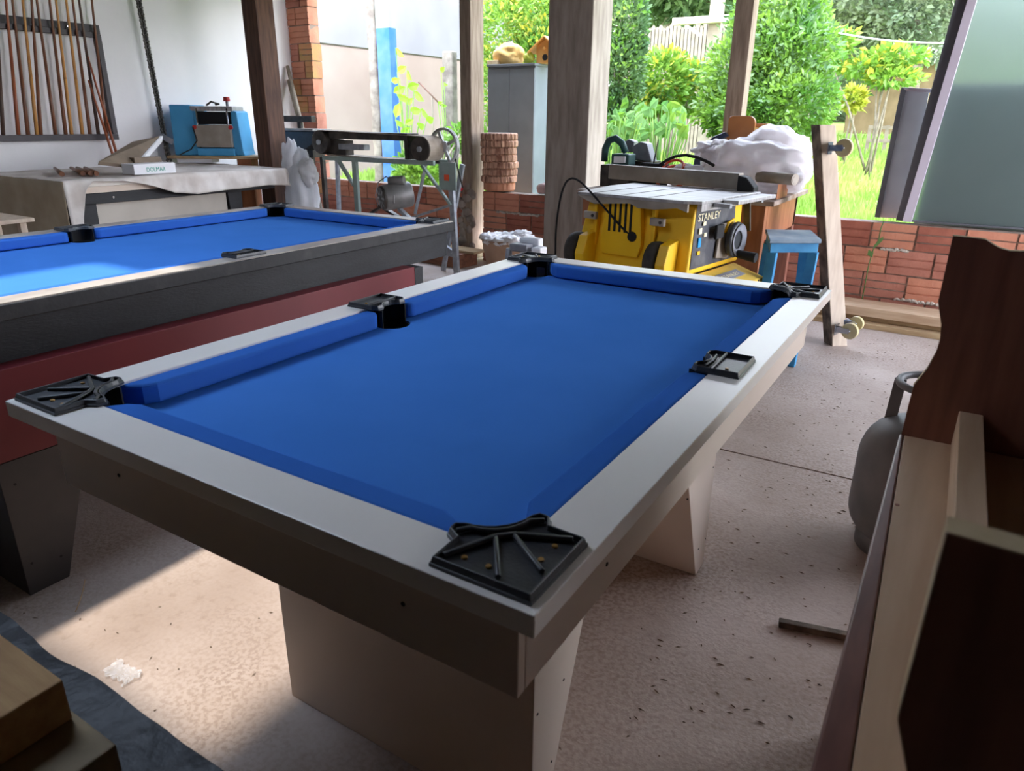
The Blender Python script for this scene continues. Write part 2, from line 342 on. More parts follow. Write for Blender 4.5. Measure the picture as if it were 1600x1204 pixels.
def text_mesh(body, size, M, name, material, parent, depth=0.002, width=None):
    cu = bpy.data.curves.new('t', 'FONT'); cu.body = body; cu.size = size; cu.extrude = depth; cu.align_x = 'LEFT'
    to = bpy.data.objects.new('t', cu); C.objects.link(to)
    dg = bpy.context.evaluated_depsgraph_get(); me = bpy.data.meshes.new_from_object(to.evaluated_get(dg))
    C.objects.unlink(to); bpy.data.objects.remove(to)
    if width:
        w = max(v.co.x for v in me.vertices); k = width/w
        for v in me.vertices: v.co.x *= k
    off = ROOTLOC[parent.name_full]
    me.transform(Matrix.Translation(-off) @ M); me.materials.clear(); me.materials.append(material); me.name = name
    o = bpy.data.objects.new(name, me); C.objects.link(o); o.parent = parent; ROOTLOC[o.name_full] = off
    return o

# ================================================================== STRUCTURE
# floor: two slabs with an open joint, over a base
fl = thing('floor', (-1.5, 2.0, 0), kind='structure')
YJ = 2.95
SL = lambda x: YJ+0.05*(x+0.2)*0
MB().prism([(-7.0, -2.6), (3.0, -2.6), (3.0, 2.964), (-7.0, 2.78)], -0.06, 0.0).build('slab', M_floor, fl)
MB().prism([(-7.0, 2.792), (3.0, 2.976), (3.0, 6.3), (-7.0, 6.3)], -0.06, 0.0).build('slab', M_floor, fl)
MB().box(-7.0, 3.0, -2.6, 6.3, -0.12, -0.065).build('joint_bed', mat('dark_joint', srgb(60, 50, 42)), fl)

# back wall of hollow bricks; its local x runs along the wall
WA = math.atan(-0.0635)
WB = Matrix.Translation((-0.57, 5.80, 0)) @ Matrix.Rotation(WA, 4, 'Z')
wall = thing('wall_back', (-0.57, 5.80, 0), kind='structure'); wall.rotation_euler = (0, 0, WA)
def wloc(x):  # world x -> wall-local x
    return (x+0.57)/math.cos(WA)
BH, BJ, BLN = 0.168, 0.011, 0.283
def brick_mesh(ln, name):
    h, d, g = BH, 0.14, 0.008
    prof = [(0, 0)]
    z = 0.0
    for k in range(3):
        z0 = h*k/3; z1 = h*(k+1)/3
        prof += [(0, z0+0.006), (-0.0, z1-0.006)]
        if k < 2: prof += [(g, z1-0.0035), (g, z1+0.0035)]
    prof += [(0, h), (d, h), (d, 0)]
    mb = MB(); mb.prism(prof, -ln/2, ln/2, 'x')
    me = bpy.data.meshes.new(name); me.from_pydata(mb.v, [], mb.f); me.update()
    bm = bmesh.new(); bm.from_mesh(me); bmesh.ops.remove_doubles(bm, verts=bm.verts, dist=1e-5); bmesh.ops.recalc_face_normals(bm, faces=bm.faces); bm.to_mesh(me); bm.free()
    return me
BM = {}
def put_brick(parent, x, y, z, ln, m, rot=0.0):
    key = (round(ln, 3), m.name)
    if key not in BM:
        BM[key] = brick_mesh(ln, 'brick'); BM[key].materials.append(m)
    o = bpy.data.objects.new('brick', BM[key]); C.objects.link(o); o.parent = parent
    o.location = (x, y, z); o.rotation_euler = (0, rot, rot*0.5)
segs = [(-6.44, -4.33), (-4.075, -3.33), (-2.74, 2.9)]
for a, b in segs:
    a, b = wloc(a), wloc(b)
    for c in range(4):
        z = -0.025+c*(BH+BJ)
        x = a+(0 if c % 2 else 0)
        first = True
        while x < b-0.03:
            ln = BLN/2 if (first and c % 2) else BLN
            first = False
            ln = min(ln, b-x)
            if ln > 0.03:
                r = rnd.random()
                m = M_brick2 if (c == 3 and r < 0.6) or r < 0.2 else (M_brick3 if r > (0.7 if a > -3 else 0.5) else M_brick)
                put_brick(wall, x+ln/2, rnd.uniform(-0.004, 0.006), z+rnd.uniform(-0.002, 0.002), round(ln, 2), m, rnd.uniform(-0.006, 0.006))
            x += ln+BJ
    mb = MB(); mb.box(a+0.005, b-0.005, 0.012, 0.13, 0.0, 0.684)
    o = bpy.data.objects.new('mortar', bpy.data.meshes.new('mortar')); o.data.from_pydata(mb.v, [], mb.f); o.data.materials.append(M_mortar); C.objects.link(o); o.parent = wall
# squeezed mortar beads along some joints
mb = MB()
for (x0, x1, zz) in [(-0.45, -0.28, 0.505), (0.0, 0.3, 0.508), (-0.3, 0.5, 0.155), (-2.0, -1.3, 0.15), (-3.9, -3.4, 0.5), (-3.0, -1.9, 0.33), (-5.6, -4.6, 0.33)]:
    x = wloc(x0)
    while x < wloc(x1):
        r = rnd.uniform(0.006, 0.013); mb.blob((x, -0.002, zz+rnd.uniform(-0.006, 0.004)), (r*1.3, r*0.8, r), 0.3, 2, rnd.random()*9, 6, 4); x += r*1.2
o = bpy.data.objects.new('mortar_beads', bpy.data.meshes.new('mortar_beads')); o.data.from_pydata(mb.v, [], mb.f); o.data.materials.append(mat('pale_mortar', srgb(178, 166, 152), srgb(196, 186, 174), rough=0.95)); C.objects.link(o); o.parent = wall; o['kind'] = 'stuff'
# brick jamb at the far corner of the white wall
jamb = thing('wall_jamb', (-6.8, 6.19, 0), kind='structure'); jamb.rotation_euler = (0, 0, WA)
for c in range(16):
    z = -0.025+c*(BH+BJ)
    if c % 2: parts = [(0.0, 0.13), (0.141, 0.35)]
    else: parts = [(0.0, 0.22), (0.231, 0.35)]
    for a, b in parts:
        r = rnd.random(); m = M_brick4 if (r < 0.22) else (M_brick2 if r < 0.75 else M_brick)
        put_brick(jamb, (a+b)/2+rnd.uniform(-0.006, 0.006), rnd.uniform(-0.006, 0.006), z, round(b-a, 2), m, rnd.uniform(-0.012, 0.012))
mb = MB(); mb.box(0.005, 0.345, 0.012, 0.13, 0.0, 2.83)
o = bpy.data.objects.new('mortar', bpy.data.meshes.new('mortar')); o.data.from_pydata(mb.v, [], mb.f); o.data.materials.append(M_mortar); C.objects.link(o); o.parent = jamb

S(MB().box(-6.98, -6.82, -2.6, 6.32, 0, 2.85).build('wall_left', M_plaster))
S(MB().box(-7.0, 3.0, -2.75, -2.6, 0, 2.85).build('wall_front', M_rear))
S(MB().box(2.3, 2.42, -2.6, 3.5, 0, 2.85).build('wall_right', M_rear))
# roof with one missing sheet above the gap between the pool tables
roof = thing('ceiling', (-2, 2, 2.86), kind='structure')
HX0, HX1, HY0, HY1 = -3.45, -2.08, 0.38, 1.28
MB().box(-7.2, HX0, -2.9, 6.4, 2.86, 2.9).build('roof_sheet', M_ceil, roof)
MB().box(HX1, 2.7, -2.9, 6.4, 2.86, 2.9).build('roof_sheet', M_ceil, roof)
MB().box(HX0, HX1, -2.9, HY0, 2.86, 2.9).build('roof_sheet', M_ceil, roof)
MB().box(HX0, HX1, HY1, 6.4, 2.86, 2.9).build('roof_sheet', M_ceil, roof)
for y in (-1.5, 1.6, 3.4, 5.0): MB().box(-7.0, 3.0, y-0.04, y+0.04, 2.72, 2.855).build('rafter', M_darkwood, roof, bevel=0.004)
S(MB().box(-7.0, 3.0, 5.98, 6.12, 2.62, 2.855).build('trim_beam', M_darkwood, bevel=0.004))
S(MB().box(-3.32, -2.90, 5.92, 6.30, 0, 2.615).build('concrete_pillar', M_conc, bevel=0.008))
# post standing on the floor, ragged near its foot
mb = MB(); mb.box(-4.315, -4.19, 6.0, 6.22, 0.0, 2.615); S(mb.build('wooden_post', M_postwood, bevel=0.006))
mb = MB()
for k in range(26):
    mb.blob((-4.25+rnd.uniform(-0.1, 0.1), 6.0+rnd.uniform(-0.01, 0.02), 0.02+0.028*k), (rnd.uniform(0.03, 0.06), 0.02, 0.04), 0.3, 2, k, 8, 6)
S(mb.build('trim_cement', M_conc))
S(MB().box(-1.735, -1.60, 5.93, 6.07, 0.735, 2.615).build('wooden_post', M_postwood, bevel=0.004))
S(MB().box(-5.85, -5.66, 4.80, 5.0, 0, 2.85).build('wooden_post', M_darkwood, bevel=0.006))

# ---- outside ground and neighbour wall
def gz(y): return 0.22+0.05*(y-6) if y < 18 else 0.82+0.10*(y-18)
mb = MB(); NX, NY = 40, 40
for j in range(NY+1):
    y = 6.35+j*(34-6.35)/NY
    for i in range(NX+1):
        x = -26+i*40/NX; mb.v.append(Vector((x, y, gz(y)+0.05*noise.noise((x*0.5, y*0.5, 0)))))
for j in range(NY):
    for i in range(NX):
        a = j*(NX+1)+i; mb.f.append([a, a+1, a+NX+2, a+NX+1]); mb.m.append(0); mb.sm.append(True)
S(mb.build('ground', M_soil))
mb = MB(); mb.prism([(6.35, -0.3), (6.40, 0.2), (6.40, -0.3)], -26, 14, 'x')
nw = thing('wall_outside', (-9.1, 10.5, 0.2), kind='structure')
MB().box(-9.3, -9.02, 6.4, 13.6, 0.1, 2.42).build('lower_wall', M_outwall2, nw, bevel=0.01)
MB().box(-9.3, -9.0, 6.4, 13.6, 2.44, 4.6).build('upper_wall', M_outwall, nw, bevel=0.01)
MB().box(-9.28, -9.05, 6.42, 13.58, 2.40, 2.46).build('joint', mat('wall_joint', srgb(150, 138, 130)), nw)

# ================================================================== POOL TABLES
def arc(c, r, a0, a1, n=8): return [(c[0]+r*math.cos(R_(a0+(a1-a0)*i/n)), c[1]+r*math.sin(R_(a0+(a1-a0)*i/n))) for i in range(n+1)]
def pool_table(x0, y0, W, L, Z, mt, label, legs, apron, box=None, rail_t=0.03, side=None):
    RW, CW = 0.083, 0.05; cc, r = 0.108, 0.05; bedz = Z-0.05
    t = thing('pool_table', (x0+W/2, y0+L/2, 0), label, 'pool table')
    k = math.sqrt(r*r-(cc-RW)**2)
    zt, zb = Z, Z-rail_t
    T = lambda pts: [(x0+a, y0+b) for a, b in pts]
    flipx = lambda pts: [(W-a, b) for a, b in pts][::-1]
    flipy = lambda pts: [(a, L-b) for a, b in pts][::-1]
    dg = cc-r/math.sqrt(2)
    def rail_pts_near():
        a_end = math.degrees(math.atan2(RW-cc, k))            # arc from (cc+k,RW) to diagonal (225deg)
        left = arc((cc, cc), r, a_end, -135, 8)
        right = [(W-a, b) for a, b in left][::-1]
        return [(0, 0), (W, 0)]+right+left
    def rail_pts_left():
        a0 = 225; a1 = 180-math.degrees(math.atan2(cc-RW, k))  # dummy
        ang = math.degrees(math.atan2(k, RW-cc))
        low = arc((cc, cc), r, 225, ang, 8)                    # diagonal -> (RW, cc+k)
        cm = (cc+0.012, L/2); km = math.sqrt(max(r*r-(cm[0]-RW)**2, 1e-6)); am = math.degrees(math.atan2(km, RW-cm[0]))
        mid = arc(cm, r, 360-am, am, 10)
        top = [(a, L-b) for a, b in low][::-1]
        return [(0, 0)]+low+mid+top+[(0, L)]
    rn = rail_pts_near(); rl = rail_pts_left()
    side = side or mt['rail']
    def rail(pts):
        o = MB().prism(T(pts), zb, zt).build('rail', [mt['rail']], t, bevel=0.0015)
        if mt['edge'] is not mt['rail']:
            # darker outer edge board under a paler top
            pass
        return o
    rail(rn); rail(flipy(rn)); rail(rl); rail(flipx(rl))
    if mt['edge'] is not mt['rail']:
        e = 0.008
        MB().box(x0-e, x0+W+e, y0-e, y0-0.0005, zb-0.015, zt-0.004).build('edge_board', mt['edge'], t, bevel=0.003)
        MB().box(x0-e, x0+W+e, y0+L+0.0005, y0+L+e, zb-0.015, zt-0.004).build('edge_board', mt['edge'], t, bevel=0.003)
        MB().box(x0-e, x0-0.0005, y0, y0+L, zb-0.015, zt-0.004).build('edge_board', mt['edge'], t, bevel=0.003)
        MB().box(x0+W+0.0005, x0+W+e, y0, y0+L, zb-0.015, zt-0.004).build('edge_board', mt['edge'], t, bevel=0.003)
    # cushions
    c0 = cc+k
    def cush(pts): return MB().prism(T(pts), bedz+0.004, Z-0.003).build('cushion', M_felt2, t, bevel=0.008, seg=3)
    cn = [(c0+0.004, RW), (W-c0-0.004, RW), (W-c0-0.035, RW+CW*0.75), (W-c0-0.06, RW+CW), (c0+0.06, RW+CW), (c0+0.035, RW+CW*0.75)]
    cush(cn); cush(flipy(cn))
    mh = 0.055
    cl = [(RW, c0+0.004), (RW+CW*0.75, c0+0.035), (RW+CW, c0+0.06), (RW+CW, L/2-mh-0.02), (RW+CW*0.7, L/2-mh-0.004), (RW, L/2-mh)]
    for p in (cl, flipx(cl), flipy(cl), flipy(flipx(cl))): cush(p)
    # bed
    q = 0.095; kb = math.sqrt(r*r-(cc-q)**2); ab = math.degrees(math.atan2(q-cc, kb))
    corner = arc((cc, cc), r, 90-ab, ab, 8)   # (q, cc+kb) -> (cc+kb, q)
    cm = (cc+0.012, L/2)
    km = math.sqrt(r*r-(cm[0]-q)**2); am = math.degrees(math.atan2(km, q-cm[0]))
    midl = arc(cm, r, am, -am, 10)            # going down the left side
    bl = corner; br = [(W-a, b) for a, b in corner][::-1]
    tr = [(W-a, L-b) for a, b in corner]; tl = [(a, L-b) for a, b in corner][::-1]
    midr = [(W-a, b) for a, b in midl][::-1]
    MB().prism(T(bl+br+midr+tr+tl+midl), bedz-0.02, bedz).build('bed', M_felt, t)
    # pockets
    for (a, b) in ((cc, cc), (W-cc, cc), (cc, L-cc), (W-cc, L-cc), (cc+0.012, L/2), (W-cc-0.012, L/2)):
        mb = MB(); zz = bedz-0.095
        mb.lathe([(0.0005, zz), (r-0.012, zz), (r-0.002, zz+0.03), (r-0.002, bedz-0.004), (r-0.0045, bedz-0.004), (r-0.0045, zz+0.03), (r-0.014, zz+0.004), (0.0005, zz+0.004)], (x0+a, y0+b, 0), 28)
        mb.build('pocket', M_pocket, t)
        # liner: half ring behind the opening up to the plate
        mb = MB(); cx_, cy_ = x0+a, y0+b
        if abs(b-L/2) < 0.01: mid = 180 if a < W/2 else 0; sp = 100
        else: mid = math.degrees(math.atan2(-1 if b < L/2 else 1, -1 if a < W/2 else 1)); sp = 128
        outer = [(cx_+(r-0.0006)*math.cos(R_(mid-sp+2*sp*i/18)), cy_+(r-0.0006)*math.sin(R_(mid-sp+2*sp*i/18))) for i in range(19)]
        inner = [(cx_+(r-0.004)*math.cos(R_(mid-sp+2*sp*i/18)), cy_+(r-0.004)*math.sin(R_(mid-sp+2*sp*i/18))) for i in range(19)][::-1]
        mb.prism(outer+inner, bedz-0.004, Z-0.002); mb.build('pocket_liner', M_pocket, t)
    # corner plates
    def plate(M, n_screws, mid=False):
        b = MB(M)
        if not mid:
            ar = arc((0.150, 0.150), 0.062, 172, 278, 9)
            out = [(0, 0), (0, 0.138), (0.052, 0.140), (0.062, 0.158), (0.080, 0.160)]+ar[1:-1]+[(0.160, 0.080), (0.158, 0.062), (0.140, 0.052), (0.138, 0)]
            out = out[::-1]
        else:
            ar = arc((0.118, 0.0), 0.034, 128, 232, 8)
            out = [(0, -0.068), (0, 0.068), (0.088, 0.068), (0.102, 0.055), (0.102, 0.034)]+ar+[(0.102, -0.034), (0.102, -0.055), (0.088, -0.068)]
            out = out[::-1]
        b.prism(out, 0.0, 0.005)
        # raised rim following the outline
        n = len(out); cxm = sum(p[0] for p in out)/n; cym = sum(p[1] for p in out)/n
        def inset(w):
            r_ = []
            for i in range(n):
                p0, p1, p2 = Vector(out[i-1]), Vector(out[i]), Vector(out[(i+1) % n])
                d1 = (p1-p0).normalized(); d2 = (p2-p1).normalized()
                n1 = Vector((-d1.y, d1.x)); n2 = Vector((-d2.y, d2.x)); m_ = (n1+n2)
                m_ = m_/max(m_.length_squared, 0.5)*2
                r_.append(tuple(p1+m_*w*0.5*1.0))
            return r_
        area = sum(out[i][0]*out[(i+1) % n][1]-out[(i+1) % n][0]*out[i][1] for i in range(n))
        sgn = 1 if area > 0 else -1
        i1 = inset(0.007*sgn); i2 = inset(0.012*sgn)
        vs = [(p[0], p[1], 0.0) for p in out]+[(p[0], p[1], 0.013) for p in i1]+[(p[0], p[1], 0.013) for p in i2]+[(p[0], p[1], 0.004) for p in i2]
        fs = []
        for lv in range(3):
            for i in range(n): fs.append((lv*n+i, lv*n+(i+1) % n, (lv+1)*n+(i+1) % n, (lv+1)*n+i))
        b.add(vs, fs)
        if not mid:
            b.tube([(0.016, 0.128, 0.009), (0.082, 0.098, 0.009), (0.098, 0.082, 0.009), (0.128, 0.016, 0.009)], 0.0045, 6)
            b.tube([(0.082, 0.098, 0.009), (0.016, 0.052, 0.008)], 0.004, 6)
            b.tube([(0.098, 0.082, 0.009), (0.052, 0.016, 0.008)], 0.004, 6)
            b.tube([(0.066, 0.146, 0.010)]+[(a*0.92+0.0, c*0.92+0.0, 0.010) for a, c in ar[1:-1]]+[(0.146, 0.066, 0.010)], 0.004, 6)
            sc_ = [(0.030, 0.108), (0.030, 0.074), (0.074, 0.030), (0.108, 0.030)]
        else:
            b.tube([(0.062, -0.062, 0.009), (0.062, 0.062, 0.009)], 0.004, 6)
            b.tube([(0.078, -0.04, 0.009), (0.074, 0.0, 0.009), (0.078, 0.04, 0.009)], 0.003, 6)
            sc_ = [(0.035, -0.03)]
        p = b.build('pocket_plate', M_blackpl, t, bevel=0.0015)
        for a, c in sc_[:n_screws]:
            b2 = MB(M); b2.cyl((a, c, 0.0045), (a, c, 0.0075), 0.0042, 0.0034, 10); b2.cyl((a, c, 0.0074), (a, c, 0.0078), 0.0014, 0.0014, 6); b2.build('screw', M_brass, p)
    ins = 0.011
    SX = lambda a, b: Matrix(((a, 0, 0, 0), (0, b, 0, 0), (0, 0, 1, 0), (0, 0, 0, 1)))
    for a, b in ((0, 0), (1, 0), (0, 1), (1, 1)):
        plate(Matrix.Translation((x0+(W-ins if a else ins), y0+(L-ins if b else ins), Z)) @ SX(-1 if a else 1, -1 if b else 1), 4)
    plate(Matrix.Translation((x0+0.02, y0+L/2, Z)) @ SX(1, 1), 1, True)
    plate(Matrix.Translation((x0+W-0.02, y0+L/2, Z)) @ SX(-1, 1), 1, True)
    # apron boards
    ai, az = apron; e = 0.018
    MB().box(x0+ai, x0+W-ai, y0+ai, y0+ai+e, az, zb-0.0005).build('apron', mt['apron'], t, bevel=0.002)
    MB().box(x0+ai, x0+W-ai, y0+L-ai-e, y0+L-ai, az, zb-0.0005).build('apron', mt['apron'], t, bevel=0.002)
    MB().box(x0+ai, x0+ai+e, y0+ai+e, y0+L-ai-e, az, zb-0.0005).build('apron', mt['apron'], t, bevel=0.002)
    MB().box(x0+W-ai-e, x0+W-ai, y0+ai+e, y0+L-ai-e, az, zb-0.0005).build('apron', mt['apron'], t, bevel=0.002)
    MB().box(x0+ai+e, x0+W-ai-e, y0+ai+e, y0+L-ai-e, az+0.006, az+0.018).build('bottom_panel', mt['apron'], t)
    if box:
        bx0, bx1, by0, by1, bz0, bz1 = box
        MB().box(bx0, bx1, by0, by1, bz0, bz1).build('cabinet_box', mt['box'], t, bevel=0.002)
    for (lx0, lx1, prof, m) in legs:
        lg = MB().prism(prof, lx0, lx1, 'x').build('leg', m, t, bevel=0.002)
    return t
TZ = 0.864
WX0, WX1, WY0, WY1 = -1.409, -0.299, 0.535, 2.373
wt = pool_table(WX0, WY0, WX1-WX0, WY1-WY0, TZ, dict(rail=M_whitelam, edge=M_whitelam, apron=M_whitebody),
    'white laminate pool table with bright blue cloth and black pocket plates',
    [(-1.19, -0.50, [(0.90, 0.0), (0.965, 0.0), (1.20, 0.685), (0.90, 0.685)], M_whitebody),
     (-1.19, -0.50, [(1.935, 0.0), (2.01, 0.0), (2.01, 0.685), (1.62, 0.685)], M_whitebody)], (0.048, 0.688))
for (u, v) in ((186, 742), (630, 943)):
    p = px(u, v, y=WY0+0.048); MB().cyl((p.x, p.y+0.004, p.z), (p.x, p.y-0.0012, p.z), 0.0035, None, 10).build('screw_plug', M_pocket, wt)
for (u, v) in ((948, 881),):
    p = px(u, v, x=WX1-0.048); MB().cyl((p.x-0.004, p.y, p.z), (p.x+0.0012, p.y, p.z), 0.0035, None, 10).build('screw_plug', M_pocket, wt)
for (yy, zz) in ((0.915, 0.30), (0.935, 0.06), (1.02, 0.30), (0.98, 0.12), (1.755, 0.36), (1.99, 0.36), (1.93, 0.1), (2.0, 0.1)):
    MB().cyl((-0.503, yy, zz), (-0.499, yy, zz), 0.003, None, 8).build('screw_plug', M_pocket, wt)
BX1, BX0, BY0, BY1 = -2.195, -3.487, 0.51, 2.972
bt = pool_table(BX0, BY0, BX1-BX0, BY1-BY0, TZ, dict(rail=M_railtan, edge=M_dustyblack, apron=M_blackwood, box=M_red),
    'black and dark red pool table with blue cloth, standing beyond the white one',
    [(-3.42, -2.152, [(0.755, 0.0), (0.87, 0.0), (1.01, 0.432), (0.755, 0.432)], M_greyleg),
     (-3.42, -2.152, [(2.60, 0.0), (2.72, 0.0), (2.72, 0.432), (2.46, 0.432)], M_greyleg)], (0.022, 0.69),
    box=(-3.43, -2.150, 0.70, 2.60, 0.434, 0.695), rail_t=0.034)
MB().box(-2.30, -2.1485, 2.60, 2.66, 0.30, 0.688).build('corner_board', M_blackwood, bt, bevel=0.002)
for (yy, zz) in ((0.79, 0.36), (0.99, 0.39), (0.86, 0.08), (0.78, 0.1)):
    MB().cyl((-2.156, yy, zz), (-2.151, yy, zz), 0.004, None, 8).build('screw_plug', M_pocket, bt)

# ---- third pool table under canvas
T3X, T3Y0, T3Y1, T3Z = -5.40, 2.76, 4.68, 0.90
t3 = thing('pool_table', (-6.0, 3.7, 0), 'unfinished pool table mostly hidden under the canvas sheet, by the white wall', 'pool table')
MB().box(-6.62, T3X-0.02, T3Y0+0.02, T3Y1-0.02, 0.86, T3Z).build('rail', M_whitelam, t3, bevel=0.004)
MB().box(-6.60, T3X-0.03, T3Y0+0.03, T3Y1-0.03, 0.815, 0.859).build('apron', M_whitebody, t3, bevel=0.003)
MB().box(-6.58, T3X-0.05, T3Y0+0.05, T3Y1-0.05, 0.735, 0.814).build('under_frame', M_blackwood, t3, bevel=0.003)
MB().box(-6.50, T3X-0.09, 2.98, 4.12, 0.42, 0.734).build('cabinet_box', M_beige, t3, bevel=0.003)
for y0, y1 in ((2.83, 2.975), (4.125, 4.27)):
    MB().prism([(y0, 0.734), (y1, 0.734), (y1-0.02, 0.0), (y0+0.05, 0.0)], -6.5, T3X-0.07, 'x').build('leg', M_blackwood, t3, bevel=0.003)
MB().cyl((T3X-0.055, 3.10, 0.775), (T3X-0.045, 3.10, 0.775), 0.008, None, 10).build('bolt', M_chrome, t3)
# the canvas
def interp(tab, x):
    if x <= tab[0][0]: return tab[0][1]
    for (a, b), (c, d) in zip(tab, tab[1:]):
        if x <= c: return b+(d-b)*(x-a)/(c-a)
    return tab[-1][1]
hem = [(2.72, 0.25), (2.76, 0.35), (2.80, 0.62), (2.86, 0.84), (2.92, 0.895), (3.15, 0.885), (3.35, 0.84), (3.55, 0.77), (3.75, 0.745), (4.1, 0.755), (4.5, 0.765), (4.72, 0.75)]
NYc, NXc, NHc = 90, 26, 10
mb = MB(); rows = []
for j in range(NYc+1):
    y = 2.72+(4.72-2.72)*j/NYc; row = []
    for i in range(NXc+1):
        x = -6.66+(T3X+0.015+6.66)*i/NXc
        zt = T3Z+0.012+0.012*noise.noise((x*3, y*3, 1))+0.008*abs(noise.noise((x*9, y*5, 2)))
        row.append((x, y, zt))
    hz = interp(hem, y)
    for h in range(1, NHc+1):
        f = h/NHc; z = T3Z+0.01-(T3Z-hz)*f
        x = T3X+0.022+0.02*f*(1+noise.noise((y*6, z*3, 5)))+0.012*noise.noise((y*14, 0, 3))*f
        row.append((x, y, z))
    rows.append(row)
w = len(rows[0]); mb.add([p for r in rows for p in r], [(j*w+i, j*w+i+1, (j+1)*w+i+1, (j+1)*w+i) for j in range(NYc) for i in range(w-1)], True)
mb.cur = 1; end = []  # near end drop, in the canvas tone with shade painted in
for j in range(14):
    f = j/13; z = T3Z+0.012-(T3Z-0.12)*f
    end.append([(-6.66+(T3X+0.02+6.66)*i/40, 2.72-0.03*f*(1+noise.noise((i*0.35, f*2, 8))), z) for i in range(41)])
mb.add([p for r in end for p in r], [(j*41+i, j*41+i+1, (j+1)*41+i+1, (j+1)*41+i) for j in range(13) for i in range(40)], True)
mb.cur = 0; far = []
for j in range(8):
    f = j/7; z = T3Z+0.012-0.16*f
    far.append([(-6.66+(T3X+0.03+6.66)*i/40, 4.72+0.03*f*(1+noise.noise((i*0.35, f*2, 9))), z) for i in range(41)])
mb.add([p for r in far for p in r], [(j*41+i, j*41+i+1, (j+1)*41+i+1, (j+1)*41+i) for j in range(7) for i in range(40)], True)
o = tag(mb.build('canvas_sheet', [M_cloth, M_cloth_shade]), 'dusty grey canvas sheet draped over the third table by the white wall', 'cloth')
sm = o.modifiers.new('thick', 'SOLIDIFY'); sm.thickness = 0.004
ztop = T3Z+0.03
# short sticks lying on the canvas
for k, (a, b) in enumerate((((68, 248), (97, 272)), ((81, 248), (130, 271)), ((86, 248), (142, 271)), ((104, 248), (151, 271)))):
    q0 = px(b[0], b[1], z=ztop+0.01)
    p0 = px(a[0], a[1], z=ztop+0.01); d = (p0-q0); d = d.normalized()*min(d.length, 0.75)
    mb = MB(); mb.cyl(q0+d, q0, 0.012, 0.018, 12)
    tag(mb.build('wooden_dowel', M_cue1), ['short brown dowel on the canvas, farthest from the tilted board', 'second short brown dowel on the canvas, touching the third', 'third short brown dowel on the canvas, between two others', 'short brown dowel on the canvas, closest to the tilted board'][k], 'dowel', 'dowels lying on the canvas')
# tilted board and white box on canvas
A = px(155, 266, z=ztop); Bp = px(208, 268, z=ztop)
tb = thing('tilted_panel', (Bp.x-0.2, Bp.y, ztop), 'brown panel with a pale rim, tilted against the white box on the canvas', 'panel')
p1, p2 = Vector((-5.62, 3.22, ztop+0.03)), Vector((-5.62, 3.62, ztop+0.03))
q1, q2 = px(208, 221, x=-5.9), px(249, 212, x=-5.9)
q1 = px(207, 221, x=-6.0); q2 = px(250, 212, x=-6.0); p1 = px(154, 252, x=-5.62); p2 = px(208, 258, x=-5.62)
def slab_quad(mb, a, b, c, d, t):
    n_ = (b-a).cross(d-a).normalized()*t
    return mb.add([a, b, c, d, a-n_, b-n_, c-n_, d-n_], [(0, 1, 2, 3), (7, 6, 5, 4), (0, 4, 5, 1), (1, 5, 6, 2), (2, 6, 7, 3), (3, 7, 4, 0)])
slab_quad(MB(), p1, p2, q2, q1, 0.03).build('panel_board', M_foam, tb, bevel=0.004)
r1, r2 = p2+Vector((0, 0.03, 0)), q2+Vector((0.0, 0.03, 0))
slab_quad(MB(), p2+Vector((0, 0.002, 0)), r1, r2, q2+Vector((0, 0.002, 0)), 0.06).build('pale_rim', M_whitep, tb, bevel=0.003)
wb = thing('white_box', (-5.55, 3.6, ztop), 'long white box with teal lettering lying on the canvas edge', 'box')
c0 = px(208, 257, x=-5.46); c1 = px(273, 252, x=-5.46); 
MB().box(-5.62, -5.46, c0.y, c1.y, ztop-0.008, ztop+0.07).build('carton', M_whitep, wb, bevel=0.003)
MB().box(-5.70, -5.63, c0.y+0.12, c1.y, ztop-0.008, ztop+0.11).build('inner_block', M_foam, wb, bevel=0.003)
text_mesh('DOLMAR', 0.045, Matrix.Translation((-5.4585, c0.y+0.10, ztop+0.012)) @ Matrix.Rotation(R_(90), 4, 'Z') @ Matrix.Rotation(R_(90), 4, 'X'), 'lettering', M_letterg, wb, 0.0008, 0.16)

# ================================================================== CUE RACK, CHAIN on the white wall
RX = -6.79
rk = thing('cue_rack', (RX, 3.4, 1.14), 'dark wall rack frame holding a row of pool cues', 'rack')
ry1 = 4.0
MB().box(RX-0.02, RX+0.03, 2.2, ry1, 1.14, 1.19).build('bottom_rail', M_rack, rk, bevel=0.003)
MB().box(RX-0.02, RX+0.02, 2.2, ry1, 2.02, 2.09).build('top_rail', M_rack, rk, bevel=0.003)
MB().box(RX+0.021, RX+0.045, 2.2, ry1-0.05, 1.985, 2.03).build('holder_bar', M_rack, rk, bevel=0.003)
MB().box(RX-0.02, RX+0.025, ry1-0.045, ry1, 1.191, 2.019).build('side_rail', M_rack, rk, bevel=0.003)
for y_, z_ in ((3.72, 2.055), (3.95, 2.055), (3.9, 1.165)): MB().cyl((RX+0.02, y_, z_), (RX+0.034, y_, z_), 0.008, None, 8).build('screw', M_chrome, rk)
cues = [(3, -12, M_cue3), (27, 4, M_cue4), (42, 14, M_cue1), (56, 30, M_cue2), (62, 44, M_cue1), (85, 52, M_cue1), (101, 72, M_cue1), (110, 82, M_cue2),
        (127, 98, M_cue2), (139, 108, M_cue1), (152, 118, M_cue3), (165, 138, M_cue1)]
nm = {M_cue1.name: 'brown', M_cue2.name: 'amber', M_cue3.name: 'dark', M_cue4.name: 'reddish'}
